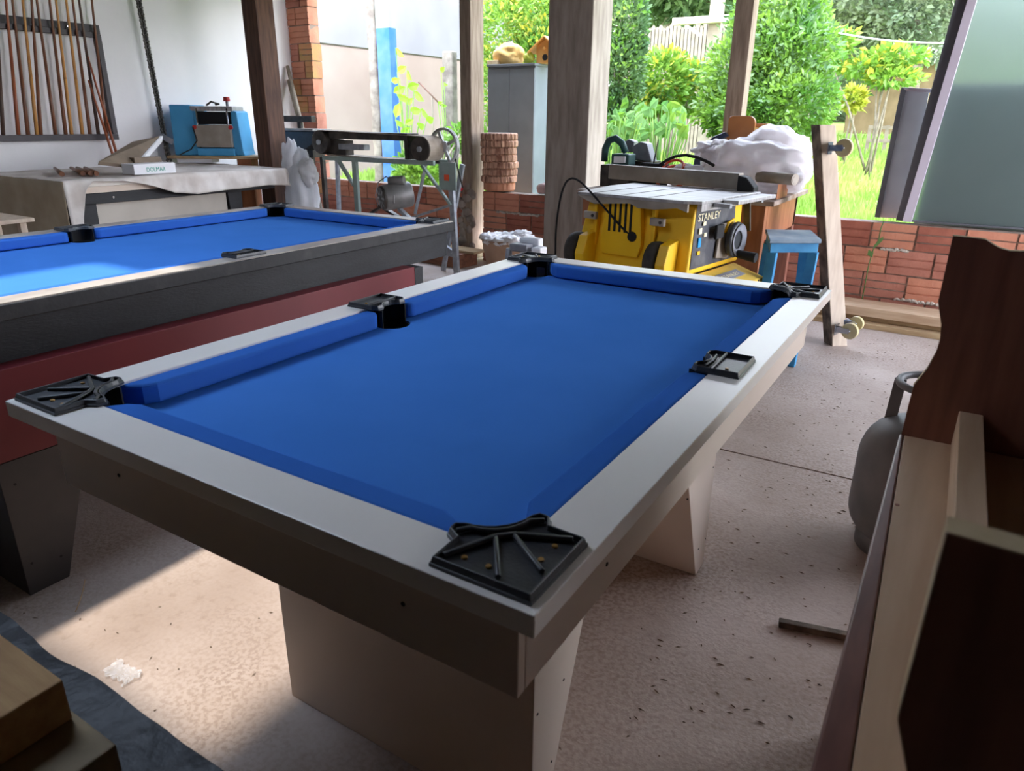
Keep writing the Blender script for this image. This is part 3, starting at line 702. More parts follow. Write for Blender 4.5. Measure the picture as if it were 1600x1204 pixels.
lab = ['dark cue at the edge of the picture in the wall rack', 'reddish cue in the wall rack', 'brown cue right beside the reddish one in the wall rack', 'amber cue nearly touching a brown one at its butt, in the rack',
       'brown cue nearly touching an amber one at its butt, in the rack', 'brown cue in the rack, first after the touching pair', 'brown cue in the rack, second after the touching pair',
       'amber cue crossing in front of a brown one near the rack middle', 'pale amber cue near the rack side rail end', 'thin brown cue third from the rack side rail', 'thin dark cue second from the rack side rail', 'brown cue hugging the rack side rail']
for k, (ub, ut, m) in enumerate(cues):
    b = px(ub, 214, x=RX+0.035+0.0); b.z = 1.192
    tp = px(ut, 0, x=RX+0.008)
    d = (tp-b).normalized(); ln = 1.42
    mb = MB(); cue = thing('pool_cue', b, lab[k], 'cue', 'cues in the wall rack')
    z0 = Vector((RX+0.062, b.y, 1.192)); z1 = Vector((RX+0.060, tp.y, tp.z)); d = (z1-z0).normalized()
    MB().cyl(z0, z0+d*0.45, 0.0155, 0.0125, 12).build('butt', m, cue)
    MB().cyl(z0+d*0.4505, z0+d*ln, 0.0122, 0.007, 12).build('shaft', m, cue)
for (a, b, lb) in (((137, 88), (181, 236), 'reddish cue leaning loose against the rack corner, taller of two'), ((138, 125), (175, 238), 'reddish cue leaning loose against the rack corner, shorter of two')):
    top = px(a[0], a[1], x=RX+0.10); bot = px(b[0], b[1], x=-6.66); bot = top+(bot-top)*((top.z-0.93)/(top.z-bot.z))
    cue = thing('pool_cue', bot, lb, 'cue')
    MB().cyl(bot, bot.lerp(top, 0.4), 0.013, 0.011, 12).build('butt', M_cue4, cue); MB().cyl(bot.lerp(top, 0.401), top, 0.0108, 0.007, 12).build('shaft', M_cue4, cue)
# ledge under rack for the canvas back
ca, cb = px(205, -60, x=-6.70), px(264, 250, x=-6.70)
mb = MB(); N = 62
for i in range(N):
    p = ca.lerp(cb, i/(N-1)); ln = (cb-ca).length/(N-1)*0.78
    dirn = (cb-ca).normalized(); side_ = Vector((0, 1, 0)) if i % 2 else Vector((1, 0.2, 0)).normalized()
    pts = [p+dirn*(ln*math.cos(t))+side_*(0.023*math.sin(t)) for t in [2*math.pi*q/8 for q in range(8)]]
    mb.tube(pts, 0.0095, 5, closed=True)
hc = tag(mb.build('hanging_chain', M_chain), 'dark steel link chain hanging down in front of the white wall', 'chain')
hk = px(262, 222, x=-6.62)
mb = MB(); mb.bar(px(252, 212, x=-6.67), px(270, 222, x=-6.6), 0.03, 0.05); mb.build('chain_hook', M_greyt, hc, bevel=0.004)

# ---- thickness planer on its bench
PO = px(272, 241, x=-6.60); PO.z = 0.992
PM = Matrix.Translation(PO) @ Matrix.Rotation(R_(32), 4, 'Z')
tag(MB(PM).box(-0.06, 0.92, -0.03, 0.26, -0.026, -0.001).build('plank', M_plank, bevel=0.003), 'short pale plank raised over the canvas, carrying the blue planer', 'plank')
tag(MB(PM).box(0.02, 0.36, 0.0, 0.18, -0.066, -0.027).build('white_slab', M_whitep, bevel=0.003), 'flat white slab under the plank that carries the planer', 'slab')
tag(MB(PM).box(0.60, 0.74, 0.0, 0.2, -0.78, -0.027).build('wood_block', M_benchw, bevel=0.003), 'brown upright wooden block propping the far end of the planer plank', 'wood block')
def planer():
    t = thing('planer', PO, 'sky blue bench thickness planer with a red knob', 'planer')
    W = 0.66; yf = 0.02; xs = lambda f: f*W
    B = lambda: MB(PM @ Matrix.Translation((0, 0, -0.0)))
    z0 = 0.0; z1 = 0.46
    mb = B(); mb.prism([(xs(0), z0), (xs(0.33), z0), (xs(0.36), z0+0.03), (xs(0.34), z1-0.02), (xs(0.30), z1), (xs(0.01), z1)], yf, yf+0.36, 'y'); mb.build('left_housing', M_planer, t, bevel=0.012, seg=3)
    mb = B(); mb.prism([(xs(0.90), z0), (xs(1.02), z0), (xs(1.0), z0+0.04), (xs(0.96), z1-0.06), (xs(0.88), z1-0.04), (xs(0.86), z0+0.1)], yf+0.02, yf+0.34, 'y'); mb.build('right_housing', M_planer, t, bevel=0.008, seg=3)
    B().box(xs(0.345), xs(0.89), yf-0.02, yf+0.36, z0, z0+0.07).build('base', M_planer, t, bevel=0.006)
    B().box(xs(0.35), xs(0.87), yf-0.03, yf+0.30, z0+0.08, z0+0.28).build('feed_table', M_alud, t, bevel=0.004)
    B().box(xs(0.36), xs(0.86), yf+0.06, yf+0.30, z0+0.285, z0+0.40).build('cutter_head', M_pocket, t, bevel=0.006)
    B().box(xs(0.30), xs(0.92), yf+0.0, yf+0.30, z0+0.405, z0+0.45).build('top_cover', M_alu, t, bevel=0.006)
    for f in (0.40, 0.84): B().cyl((xs(f), yf-0.01, z0+0.07), (xs(f), yf-0.01, z0+0.43), 0.008, None, 10).build('guide_rod', M_chrome, t)
    B().cyl((xs(0.80), yf+0.1, z0+0.45), (xs(0.80), yf+0.1, z0+0.50), 0.014, None, 10).build('knob_stem', M_galv, t)
    B().cyl((xs(0.80), yf+0.1, z0+0.495), (xs(0.80), yf+0.1, z0+0.535), 0.032, 0.028, 14).build('knob', mat('red_knob', srgb(190, 50, 50), rough=0.4), t, bevel=0.004)
    for f in (0.36, 0.88): B().cyl((xs(f), yf-0.035, z0+0.26), (xs(f), yf-0.015, z0+0.26), 0.02, None, 12).build('red_cap', mat('red_knob', srgb(190, 50, 50)), t)
    B().tube([(xs(0.5), yf+0.1, z0+0.46), (xs(0.6), yf+0.05, z0+0.49), (xs(0.68), yf+0.1, z0+0.47), (xs(0.6), yf+0.15, z0+0.465)], 0.009, 6).build('cable', M_rubber, t)
    B().tube([(xs(0.34), yf-0.035, z0+0.26), (xs(0.38), yf-0.045, z0+0.14), (xs(0.28), yf-0.05, z0+0.06), (xs(0.1), yf-0.04, z0+0.008)], 0.006, 6).build('power_cord', M_rubber, t)
planer()
# bits at the left edge of the view: small shelf board with a white box
sp = px(8, 306, x=-5.1)
sh = thing('stool_table', (sp.x-0.15, sp.y-0.2, 0), 'small pale side table whose corner shows in front of the canvas end', 'table')
MB().box(-5.55, -5.1, 1.72, 2.36, 0.70, 0.725).build('table_top', M_boardl, sh, bevel=0.003)
for x in (-5.5, -5.15):
    for y in (1.78, 2.30): MB().box(x-0.02, x+0.02, y-0.02, y+0.02, 0, 0.699).build('leg', M_boardl, sh, bevel=0.002)
tag(MB().box(-5.4, -5.14, 1.85, 2.13, 0.726, 0.83).build('white_tub', M_whitep, bevel=0.02), 'white plastic box standing on the small pale side table', 'box')

# ---- white sacks by the dark post
mb = MB()
mb.blob((-5.42, 4.93, 0.62), (0.17, 0.13, 0.42), 0.22, 2.2, 2, 40, 30, flat=0.97)
mb.blob((-5.50, 4.90, 0.93), (0.09, 0.08, 0.22), 0.3, 2.5, 5, 30, 20); mb.blob((-5.29, 4.9, 0.86), (0.10, 0.08, 0.12), 0.35, 2.6, 9, 30, 20)
mb.box(-5.50, -5.34, 4.88, 4.98, 0.0, 0.24)
tag(mb.build('white_sack', M_sack), 'bulging white woven sack standing beside the dark brown post', 'sack')

# ---- jointer machine behind the dark post
jt = thing('jointer', (-5.85, 5.4, 0), 'black bench jointer with grey table on dark legs, behind the dark post', 'machine')
a = px(438, 200, y=5.35); b = px(498, 203, y=5.35)
MB().box(-6.15, b.x+0.02, 5.25, 5.5, a.z-0.02, a.z).build('steel_table', M_alu, jt, bevel=0.003)
MB().prism([(-6.15, a.z-0.021), (-5.56, a.z-0.021), (-5.62, a.z-0.15), (-5.72, a.z-0.20), (-6.15, a.z-0.20)], 5.28, 5.48, 'y').build('body', M_blackpl, jt, bevel=0.008)
MB().box(-6.15, -5.72, 5.40, 5.46, a.z+0.06, a.z+0.12).build('fence', M_steeld, jt, bevel=0.004)
MB().box(-5.95, -5.90, 5.42, 5.45, a.z, a.z+0.06).build('fence_bracket', M_steeld, jt)
MB().box(-6.15, -5.63, 5.3, 5.46, a.z-0.27, a.z-0.202).build('under_shelf', M_steeld, jt, bevel=0.003)
for x in (-6.10, -5.66):
    for y in (5.31, 5.45): MB().box(x-0.02, x+0.02, y-0.02, y+0.02, 0, a.z-0.271).build('leg', M_steeld, jt)
MB().tube([(-5.58, 5.27, a.z-0.06), (-5.53, 5.24, a.z-0.10), (-5.52, 5.25, a.z-0.03), (-5.56, 5.27, a.z-0.13)], 0.006, 6).build('cable', mat('pale_green_cable', srgb(176, 196, 140)), jt)
# two round sticks leaning in the corner
for (a, b, lb, r) in (((445, 104), (466, 190), 'upper round wooden stick leaning on the brick jamb', 0.025), ((442, 126), (462, 196), 'lower grey wooden stick leaning on the brick jamb', 0.028)):
    p, q = px(a[0], a[1], y=6.10), px(b[0], b[1], y=5.95)
    q = p+(q-p)*(p.z-0.03)/(p.z-q.z)
    q.x = max(q.x, -6.74); p.x = max(p.x, -6.77)
    tag(MB().tube([p, p.lerp(q, 0.3)+Vector((0.01, 0, 0)), p.lerp(q, 0.7)-Vector((0.01, 0, 0)), q], [r*0.8, r, r, r*1.1], 10).build('wooden_stick', M_trunk), lb, 'stick')

# ================================================================== BELT SANDER
def sander():
    t = thing('belt_sander', (-4.7, 5.2, 0), 'long belt sander on a pale green steel stand, with a pulley wheel', 'sander')
    Y0, Y1 = 5.05, 5.27
    L_ = px(499, 222, y=Y0); Rr = px(656, 233, y=Y0)
    r = 0.108
    # rollers
    for c in (L_, Rr):
        MB().cyl((c.x, Y0, c.z), (c.x, Y1, c.z), r-0.006, None, 28).build('roller', M_steeld, t, bevel=0.004)
        MB().cyl((c.x, Y0-0.02, c.z), (c.x, Y0-0.001, c.z), 0.022, None, 12).build('hub', M_galv, t)
    # belt as a loop
    pts = []; n = 14
    for i in range(n+1):
        a_ = R_(90+180*i/n); pts.append((L_.x+r*math.cos(a_), L_.z+r*math.sin(a_)))
    for i in range(n+1):
        a_ = R_(-90+180*i/n); pts.append((Rr.x+r*math.cos(a_), Rr.z+r*math.sin(a_)))
    inn = [((p[0]-(L_.x if i <= n else Rr.x))*(r-0.005)/r+(L_.x if i <= n else Rr.x), (p[1]-(L_.z if i <= n else Rr.z))*(r-0.005)/r+(L_.z if i <= n else Rr.z)) for i, p in enumerate(pts)]
    N = len(pts); mb = MB()
    vs = [(p[0], Y0+0.008, p[1]) for p in pts]+[(p[0], Y1-0.008, p[1]) for p in pts]+[(p[0], Y0+0.008, p[1]) for p in inn]+[(p[0], Y1-0.008, p[1]) for p in inn]
    fs = []
    for i in range(N):
        j = (i+1) % N; fs += [(i, j, N+j, N+i), (2*N+i, 3*N+i, 3*N+j, 2*N+j), (i, 2*N+i, 2*N+j, j), (N+i, N+j, 3*N+j, 3*N+i)]
    mb.add(vs, fs, False); mb.build('sanding_belt', M_belt, t)
    MB().box(L_.x+0.10, Rr.x-0.16, Y0+0.03, Y1-0.03, L_.z+r-0.075, L_.z+r-0.012).build('platen', M_steeld, t, bevel=0.003)
    zf = L_.z-r-0.012
    MB().box(L_.x+0.02, Rr.x+0.14, Y0+0.0, Y0+0.03, zf-0.04, zf).build('frame_bar', M_sgreen, t, bevel=0.002)
    MB().box(L_.x+0.02, Rr.x+0.14, Y1-0.02, Y1+0.01, zf-0.04, zf).build('frame_bar', M_sgreen, t, bevel=0.002)
    MB().box(L_.x+0.3, L_.x+0.75, Y0+0.031, Y1-0.021, zf-0.03, zf-0.005).build('cross_plate', M_galv, t, bevel=0.002)
    MB().box(L_.x+0.20, L_.x+0.52, Y0+0.04, Y0+0.12, L_.z-0.06, L_.z-0.01).build('tension_screw', M_galv, t, bevel=0.004)
    MB().box(L_.x+0.03, L_.x+0.28, Y0+0.05, Y0+0.16, zf, L_.z+0.02).build('bearing_block', M_steeld, t, bevel=0.004)
    MB().box(Rr.x-0.20, Rr.x-0.15, Y0+0.03, Y1-0.03, zf, L_.z+r-0.07).build('upright', M_steeld, t, bevel=0.004)
    # legs
    g = lambda u, v, y=Y0: px(u, v, y=y)
    z_ = zf-0.04
    MB().bar((g(553, 260).x, Y0+0.015, z_), (g(560, 330).x, Y0+0.0, 0.0), 0.05, 0.035).build('leg', M_sgreen, t, bevel=0.002)
    MB().bar((g(527, 246).x, Y0+0.015, z_), (g(552, 290).x, Y0+0.012, g(552, 290).z), 0.035, 0.025).build('brace', M_sgreen, t, bevel=0.002)
    MB().bar((g(500, 244).x, Y1, z_), (g(512, 320).x-0.1, Y1, 0.0), 0.035, 0.03).build('leg', M_galv, t, bevel=0.002)
    xr = g(694, 260).x
    MB().box(xr-0.09, xr+0.09, Y0+0.04, Y0+0.05, z_-0.20, z_+0.03).build('side_plate', M_sgreen, t, bevel=0.002)
    MB().box(xr-0.03, xr+0.02, Y0+0.035, Y0+0.039, z_-0.12, z_-0.07).build('red_mark', M_orange, t)
    MB().bar((xr+0.02, Y0+0.06, z_), (xr+0.08, Y0+0.05, 0.0), 0.05, 0.035).build('leg', M_galv, t, bevel=0.002)
    MB().bar((xr-0.05, Y1+0.12, z_), (xr-0.28, Y1+0.10, 0.0), 0.04, 0.03).build('leg', M_galv, t, bevel=0.002)
    MB().bar((Rr.x-0.0, Y0+0.02, z_), (xr+0.04, Y0+0.03, z_-0.32), 0.03, 0.02).build('brace', M_sgreen, t, bevel=0.002)
    MB().bar((Rr.x+0.02, Y0+0.05, z_), (Rr.x-0.26, Y1, 0.52), 0.025, 0.02).build('brace', M_galv, t, bevel=0.002)
    MB().bar((xr+0.05, Y0+0.08, 0.66), (Rr.x-0.3, Y1-0.02, 0.48), 0.025, 0.02).build('brace', M_galv, t, bevel=0.002)
    MB().box(xr-0.25, xr+0.06, Y0+0.06, Y0+0.09, 0.20, 0.26).build('lower_rail', M_galv, t, bevel=0.002)
    # shaft and pulley wheel
    wc = g(712, 235, Y0+0.24)
    MB().cyl((Rr.x, Y1, Rr.z), (Rr.x, Y1+0.16, Rr.z), 0.018, None, 12).build('shaft', M_galv, t)
    pc = px(704, 236, y=Y1+0.16); pc = Vector((pc.x, Y1+0.15, Rr.z))
    mb = MB(); cxx = g(705, 236, Y1+0.1).x
    wheel_c = Vector((cxx, Y1+0.0, Rr.z+0.02))
    mb.lathe([(0.135, -0.02), (0.155, -0.02), (0.155, -0.006), (0.146, 0), (0.155, 0.006), (0.155, 0.02), (0.135, 0.02), (0.135, -0.02)], wheel_c, 36, axis='y')
    mb.cyl(wheel_c+Vector((0, -0.03, 0)), wheel_c+Vector((0, 0.03, 0)), 0.045, None, 18)
    for k in range(4):
        a_ = R_(25+90*k); mb.bar(wheel_c, wheel_c+Vector((0.14*math.cos(a_), 0, 0.14*math.sin(a_))), 0.025, 0.02, up=(0, 1, 0))
    mb.cyl((Rr.x+0.09, Y1+0.0, Rr.z+0.01), wheel_c, 0.02, None, 12)
    mb.build('pulley_wheel', M_alu, t)
    MB().tube([wheel_c+Vector((0.15*math.cos(R_(a_)), 0.0, 0.15*math.sin(R_(a_)))) for a_ in (30, -10, -40)]+[Vector((xr+0.02, Y1+0.02, 0.78))], 0.007, 6).build('drive_belt', M_rubber, t)
    # motor on a slanted mount
    m0 = px(603, 312, y=5.02); 
    ax = Vector((0.50, 0.86, 0.10)).normalized()
    c = px(620, 306, y=5.05)
    MT = MB(); MT.cyl(c-ax*0.13, c+ax*0.13, 0.112, None, 26); mo = MT.build('motor', M_motor, t, bevel=0.012, seg=3)
    MB().cyl(c-ax*0.150, c-ax*0.131, 0.10, 0.108, 26).build('fan_cover', M_steeld, mo)
    mb = MB()
    for k in range(8):
        a_ = 2*math.pi*k/8; u_ = ax.cross(Vector((0, 0, 1))).normalized(); v_ = ax.cross(u_)
        mb.bar(c-ax*0.151+(u_*math.cos(a_)+v_*math.sin(a_))*0.03, c-ax*0.151+(u_*math.cos(a_)+v_*math.sin(a_))*0.092, 0.016, 0.006, up=ax)
    mb.build('fan_ribs', M_motor, mo)
    MB().cyl(c+Vector((-0.06, -0.03, 0.125)), c+Vector((0.08, 0.02, 0.14)), 0.04, None, 16).build('capacitor_housing', M_motor, mo, bevel=0.006)
    MB().box(c.x-0.0, c.x+0.07, c.y-0.118, c.y-0.112, c.z-0.05, c.z+0.02).build('rating_plate', M_alu, mo)
    MB().bar(c+Vector((-0.18, -0.03, -0.09)), c+Vector((0.04, 0.0, -0.20)), 0.06, 0.02).build('motor_mount', M_steeld, t, bevel=0.002)
    MB().bar(c+Vector((0.02, 0.0, -0.11)), c+Vector((0.26, 0.02, -0.29)), 0.05, 0.03).build('motor_arm', M_galv, t, bevel=0.002)
    MB().bar(c+Vector((0.2, 0.02, -0.25)), (xr+0.02, Y0+0.075, 0.24), 0.04, 0.03).build('motor_arm', M_galv, t, bevel=0.002)
    MB().bar(c+Vector((-0.16, -0.02, -0.10)), (g(560, 330).x, Y0+0.01, 0.45), 0.04, 0.02).build('motor_arm', M_steeld, t, bevel=0.002)
    MB().tube([c+Vector((-0.05, 0, 0.12)), c+Vector((-0.14, 0.03, 0.16)), c+Vector((-0.26, 0.05, 0.10)), c+Vector((-0.30, 0.05, -0.02)), c+Vector((-0.25, 0.03, -0.12))], 0.005, 6).build('motor_cable', M_galv, t)
sander()

# boards on the floor by the left post
tag(MB(TF((-4.45, 5.70, 0), R_(-6))).box(-0.75, 0.45, -0.12, 0.14, 0.0, 0.13).build('timber_beam', M_plankd, bevel=0.004), 'dark reddish timber beam lying on the floor behind the sander', 'timber')
tag(MB(TF((-4.40, 5.72, 0), R_(-6))).box(-0.7, 0.5, -0.05, 0.14, 0.132, 0.155).build('plank', M_plank, bevel=0.003), 'pale plank lying on top of the reddish timber beam', 'plank')
tag(MB(TF((-3.55, 5.32, 0), R_(14))).box(-0.30, 0.35, -0.04, 0.04, 0.0, 0.025).build('plank', M_plank, bevel=0.002), 'short pale batten on the floor in front of the clay pot', 'plank')
tag(MB().blob((-4.36, 5.94, 0.70), (0.09, 0.035, 0.03), 0.4, 2.5, 4, 16, 10).build('red_rag', mat('red_cloth', srgb(190, 30, 44), rough=0.8)), 'small red rag hung by the post foot behind the sander', 'rag')

# clay pot with white rags
cp = px(793, 400, y=5.35); 
pt = thing('clay_pot', (cp.x, 5.35, 0), 'brown clay pot on the floor between column and timber beam', 'pot')
PR = 0.225; pz = px(793, 372, y=5.35).z
MB().lathe([(0.001, 0.0), (0.13, 0.0), (0.18, 0.12), (PR, pz-0.03), (PR+0.012, pz), (PR-0.005, pz), (PR-0.02, pz-0.04), (0.17, 0.13), (0.001, 0.10)], (cp.x, 5.35, 0), 36).build('pot_body', M_pot, pt)
mb = MB()
for k in range(12):
    a_ = 2*math.pi*k/12+0.2; mb.blob((cp.x+0.17*math.cos(a_), 5.35+0.17*math.sin(a_), pz+0.0+rnd.uniform(-0.01, 0.02)), (0.075, 0.07, 0.035), 0.5, 3, k, 20, 12)
mb.blob((cp.x, 5.35, pz-0.02), (0.16, 0.16, 0.04), 0.4, 3, 20, 24, 12)
tag(mb.build('white_rags', M_rag), 'crumpled white rags heaped in the mouth of the clay pot', 'cloth')
# nail gun body behind the far corner plate
sg = px(825, 392, y=2.62)
ng = thing('spray_gun', (sg.x, 2.62, 0), 'grey and white power tool on a floor stand just behind the white table', 'tool')
P = lambda u, v: px(u, v, y=2.62)
a, b = P(803, 390), P(830, 381); MB().box(a.x, b.x, 2.58, 2.64, a.z, b.z).build('grey_grip', M_greyt, ng, bevel=0.006)
a, b = P(806, 398), P(833, 378); MB().box(a.x, b.x+0.012, 2.645, 2.69, a.z, b.z+0.01).build('body', M_whitep, ng, bevel=0.008)
a, b = P(833, 397), P(848, 387); MB().box(b.x-0.045, b.x, 2.60, 2.66, a.z, b.z).build('nozzle', M_whitep, ng, bevel=0.006)
a = P(799, 390); MB().cyl((a.x, 2.60, a.z-0.05), (a.x, 2.60, a.z+0.01), 0.018, 0.012, 12).build('cap', M_greyt, ng)
MB().box(sg.x-0.03, sg.x+0.01, 2.60, 2.66, 0.02, P(806, 398).z).build('stand_pole', M_galv, ng, bevel=0.003)
MB().box(sg.x-0.12, sg.x+0.10, 2.52, 2.74, 0.0, 0.019).build('stand_base', M_steeld, ng, bevel=0.003)

# ---- wood slices stacked on the wall
wc = px(776, 250, y=6.06)
def wave_disc(mb, c, r, z0, z1, seed, n=44):
    vs = []; 
    for lv, (z, k) in enumerate(((z0, 0.93), (z0+0.010, 1.0), (z1-0.010, 1.0), (z1, 0.95))):
        for i in range(n):
            a_ = 2*math.pi*i/n; rr = r*(1+0.035*noise.noise((math.cos(a_)*1.3+seed, math.sin(a_)*1.3, 0)))+0.012*noise.noise((i*0.9, seed*3, z*3))
            vs.append((c.x+rr*k*math.cos(a_), c.y+rr*k*math.sin(a_), z))
    fs = [(l*n+i, l*n+(i+1) % n, (l+1)*n+(i+1) % n, (l+1)*n+i) for l in range(3) for i in range(n)]
    mb.add(vs, fs)
    mb.cur = 1; mb.add([vs[3*n+i] for i in range(n)], [tuple(range(n))]); mb.add([vs[i] for i in range(n)], [tuple(range(n))[::-1]]); mb.cur = 0
SZ0 = 0.697; zt_ = px(776, 208, y=5.95).z
base_h = 0.075
sc0 = Vector((wc.x+0.01, 6.10, 0))
mb = MB(); wave_disc(mb, sc0, 0.155, SZ0, SZ0+base_h, 3.3)
grp = 'wood slices stacked on the brick wall'
tag(mb.build('wood_slice', [mat('bare_slice_side', srgb(176, 116, 86), srgb(190, 132, 102), rough=0.9, scale=8), M_slice]), 'barkless wooden disc at the very bottom of the slice stack', 'wood slice', grp)
names_ = ['lowest barked', 'second lowest barked', 'third lowest barked', 'middle', 'third from top', 'second from top', 'topmost']
hh = (zt_-(SZ0+base_h))/7
for k in range(7):
    z0 = SZ0+base_h+k*hh+0.001; mb = MB(); off = Vector((rnd.uniform(-0.01, 0.01), rnd.uniform(-0.012, 0.012), 0))
    wave_disc(mb, sc0+off, 0.176+rnd.uniform(-0.008, 0.008), z0, z0+hh-0.0015, k*5.1)
    tag(mb.build('wood_slice', [M_bark, M_slice]), '%s round wood slice with rough bark in the stack on the wall' % names_[k], 'wood slice', grp)

# ================================================================== TABLE SAW
SA = R_(-9.0)
SM = TF((-1.86, 3.78, 0), SA)
def saw():
    t = thing('table_saw', (-1.6, 4.0, 0), 'yellow portable table saw with grey metal top, on a steel stand', 'table saw')
    W, D, Z0, Z1 = 0.69, 0.60, 0.585, 0.945
    B = lambda: MB(SM)
    # housing, slightly flared at its foot
    mb = B(); f = 0.03
    mb.add([(-f, -f, Z0), (W+f*0.3, -f, Z0), (W+f*0.3, D, Z0), (-f, D, Z0), (0.03, 0.02, Z1), (W, 0.02, Z1), (W, D, Z1), (0.03, D, Z1)],
           [(0, 3, 2, 1), (4, 5, 6, 7), (0, 1, 5, 4), (1, 2, 6, 5), (2, 3, 7, 6), (3, 0, 4, 7)])
    mb.build('housing', M_yellow, t, bevel=0.012, seg=3)
    yy = lambda z: -f+(0.05)*(z-Z0)/(Z1-Z0)
    # raised centre panel
    mb = B(); mb.prism([(0.17, Z0+0.06), (0.40, Z0+0.06), (0.42, Z0+0.13), (0.40, Z1-0.01), (0.19, Z1-0.01), (0.15, Z0+0.13)], -0.042, 0.0, 'y'); mb.build('front_panel', M_yellow, t, bevel=0.006)
    for k in range(5):
        x = 0.205+k*0.034; mb = B(); mb.box(x, x+0.013, -0.046, -0.038, Z1-0.17, Z1-0.012); mb.build('vent_slot', M_pocket, t)
    # ribs and ledges
    for x in (0.10, 0.47): mb = B(); mb.box(x, x+0.02, -0.035, 0.0, Z0+0.10, Z1-0.03); mb.build('rib', M_yellow, t, bevel=0.004)
    for x in (0.04, 0.47): 
        mb = B(); mb.box(x, x+0.085, -0.055, -0.03, Z1-0.115, Z1-0.075); mb.build('handle_clip', M_alud, t, bevel=0.004)
        mb = B(); mb.cyl((x+0.065, -0.060, Z1-0.095), (x+0.065, -0.054, Z1-0.095), 0.009, None, 10); mb.build('clip_screw', M_steeld, t)
    # wheel arches + wheels
    for x in (-0.015, 0.50):
        wc_ = (x+0.03, -0.055, Z0+0.06)
        mb = B(); mb.lathe([(0.045, -0.032), (0.085, -0.036), (0.103, -0.028), (0.108, 0.0), (0.103, 0.028), (0.085, 0.036), (0.045, 0.032)], wc_, 32, axis='x'); w_ = mb.build('wheel', M_rubber, t)
        mb = B(); mb.cyl((wc_[0]-0.03, wc_[1], wc_[2]), (wc_[0]+0.03, wc_[1], wc_[2]), 0.044, None, 20); mb.build('hub', M_alud, w_)
        mb = B(); mb.prism([(0.0, Z0+0.18), (-0.11, Z0+0.16), (-0.15, Z0+0.06), (-0.14, Z0-0.01), (0.0, Z0-0.01)], wc_[0]+0.042, wc_[0]+0.10, 'x'); mb.build('arch_side', M_yellow, t, bevel=0.006)
    # right hand side: dark label panel, wheel, tray
    mb = B(); mb.add([(W+0.012, 0.0, Z0+0.03), (W+0.014, D-0.10, Z0+0.03), (W+0.003, D-0.10, Z1-0.01), (W+0.003, 0.035, Z1-0.01),
                      (W-0.004, 0.0, Z0+0.03), (W-0.004, D-0.10, Z0+0.03), (W-0.004, D-0.10, Z1-0.01), (W-0.004, 0.035, Z1-0.01)],
                     [(0, 1, 2, 3), (7, 6, 5, 4), (0, 4, 5, 1), (1, 5, 6, 2), (2, 6, 7, 3), (3, 7, 4, 0)]); lp = mb.build('label_panel', M_decal, t)
    text_mesh('STANLEY', 0.055, SM @ Matrix.Translation((W+0.0075, 0.045, Z1-0.085)) @ Matrix.Rotation(R_(90), 4, 'Z') @ Matrix.Rotation(R_(90), 4, 'X'), 'lettering', M_letter, lp, 0.001, 0.26)
    for (y, z, hh_, m) in ((0.06, Z0+0.14, 0.05, M_bluepl), (0.06, Z0+0.10, 0.02, M_yellow), (0.06, Z0+0.21, 0.03, M_letter), (0.10, Z0+0.25, 0.02, M_letter), (0.12, Z0+0.19, 0.02, M_letter)):
        mb = B(); mb.box(W+0.010, W+0.0155, y, y+0.03, z, z+hh_); mb.build('sticker', m, lp)
    mb = B(); mb.prism([(0.26, Z0+0.06), (0.29, Z0+0.24), (0.46, Z0+0.25), (0.49, Z0+0.10), (0.40, Z0+0.04)], W+0.0165, W+0.03, 'x'); mb.build('scale_plate', M_alud, t, bevel=0.004)
    mb = B(); mb.tube([(W+0.034, 0.33, Z0+0.20), (W+0.034, 0.36, Z0+0.24), (W+0.034, 0.42, Z0+0.255), (W+0.034, 0.40, Z0+0.21)], 0.009, 8, closed=True); mb.build('lock_lever', M_yellow, t)
    mb = B(); mb.box(W+0.031, W+0.05, 0.20, 0.29, Z0+0.17, Z0+0.245); mb.build('power_switch', M_pocket, t, bevel=0.006)
    wc_ = (W+0.07, 0.40, Z0+0.15)
    mb = B(); mb.lathe([(0.001, -0.035), (0.05, -0.035), (0.092, -0.02), (0.10, 0.0), (0.092, 0.02), (0.075, 0.012), (0.05, 0.008), (0.001, 0.006)], wc_, 32, axis='x'); hw = mb.build('hand_wheel', M_blackpl, t)
    mb = B(); mb.lathe([(0.05, 0.012), (0.084, 0.022), (0.088, 0.026), (0.05, 0.016)], wc_, 32, axis='x'); mb.build('wheel_face', M_greyt, hw)
    mb = B(); mb.cyl((W+0.09, 0.40, Z0+0.075), (W+0.20, 0.40, Z0+0.065), 0.022, 0.028, 14); mb.build('crank_handle', M_pocket, hw, bevel=0.003)
    # foot tray with notches
    mb = B(); mb.prism([(W+0.005, Z0-0.005), (W+0.20, Z0-0.065), (W+0.20, Z0-0.10), (W+0.005, Z0-0.085)], -0.04, 0.56, 'y'); tr_ = mb.build('side_tray', M_yellowd, t, bevel=0.006)
    mb = B()
    for k in range(6): mb.box(W+0.195, W+0.204, 0.04+k*0.085, 0.052+k*0.085, Z0-0.10, Z0-0.066)
    mb.build('notches', M_steeld, tr_)
    Mt = SM @ Matrix.Translation((W+0.12, 0.20, Z0-0.036)) @ Matrix.Rotation(R_(90), 4, 'Z') @ Matrix.Rotation(R_(17), 4, 'X')
    q = MB(Mt); q.box(-0.02, 0.24, -0.015, 0.05, 0.0, 0.003); q.build('name_plate', M_greyt, tr_)
    text_mesh('STANLEY', 0.04, Mt @ Matrix.Translation((0.0, 0.0, 0.0045)), 'lettering', M_letter, tr_, 0.0006, 0.2)
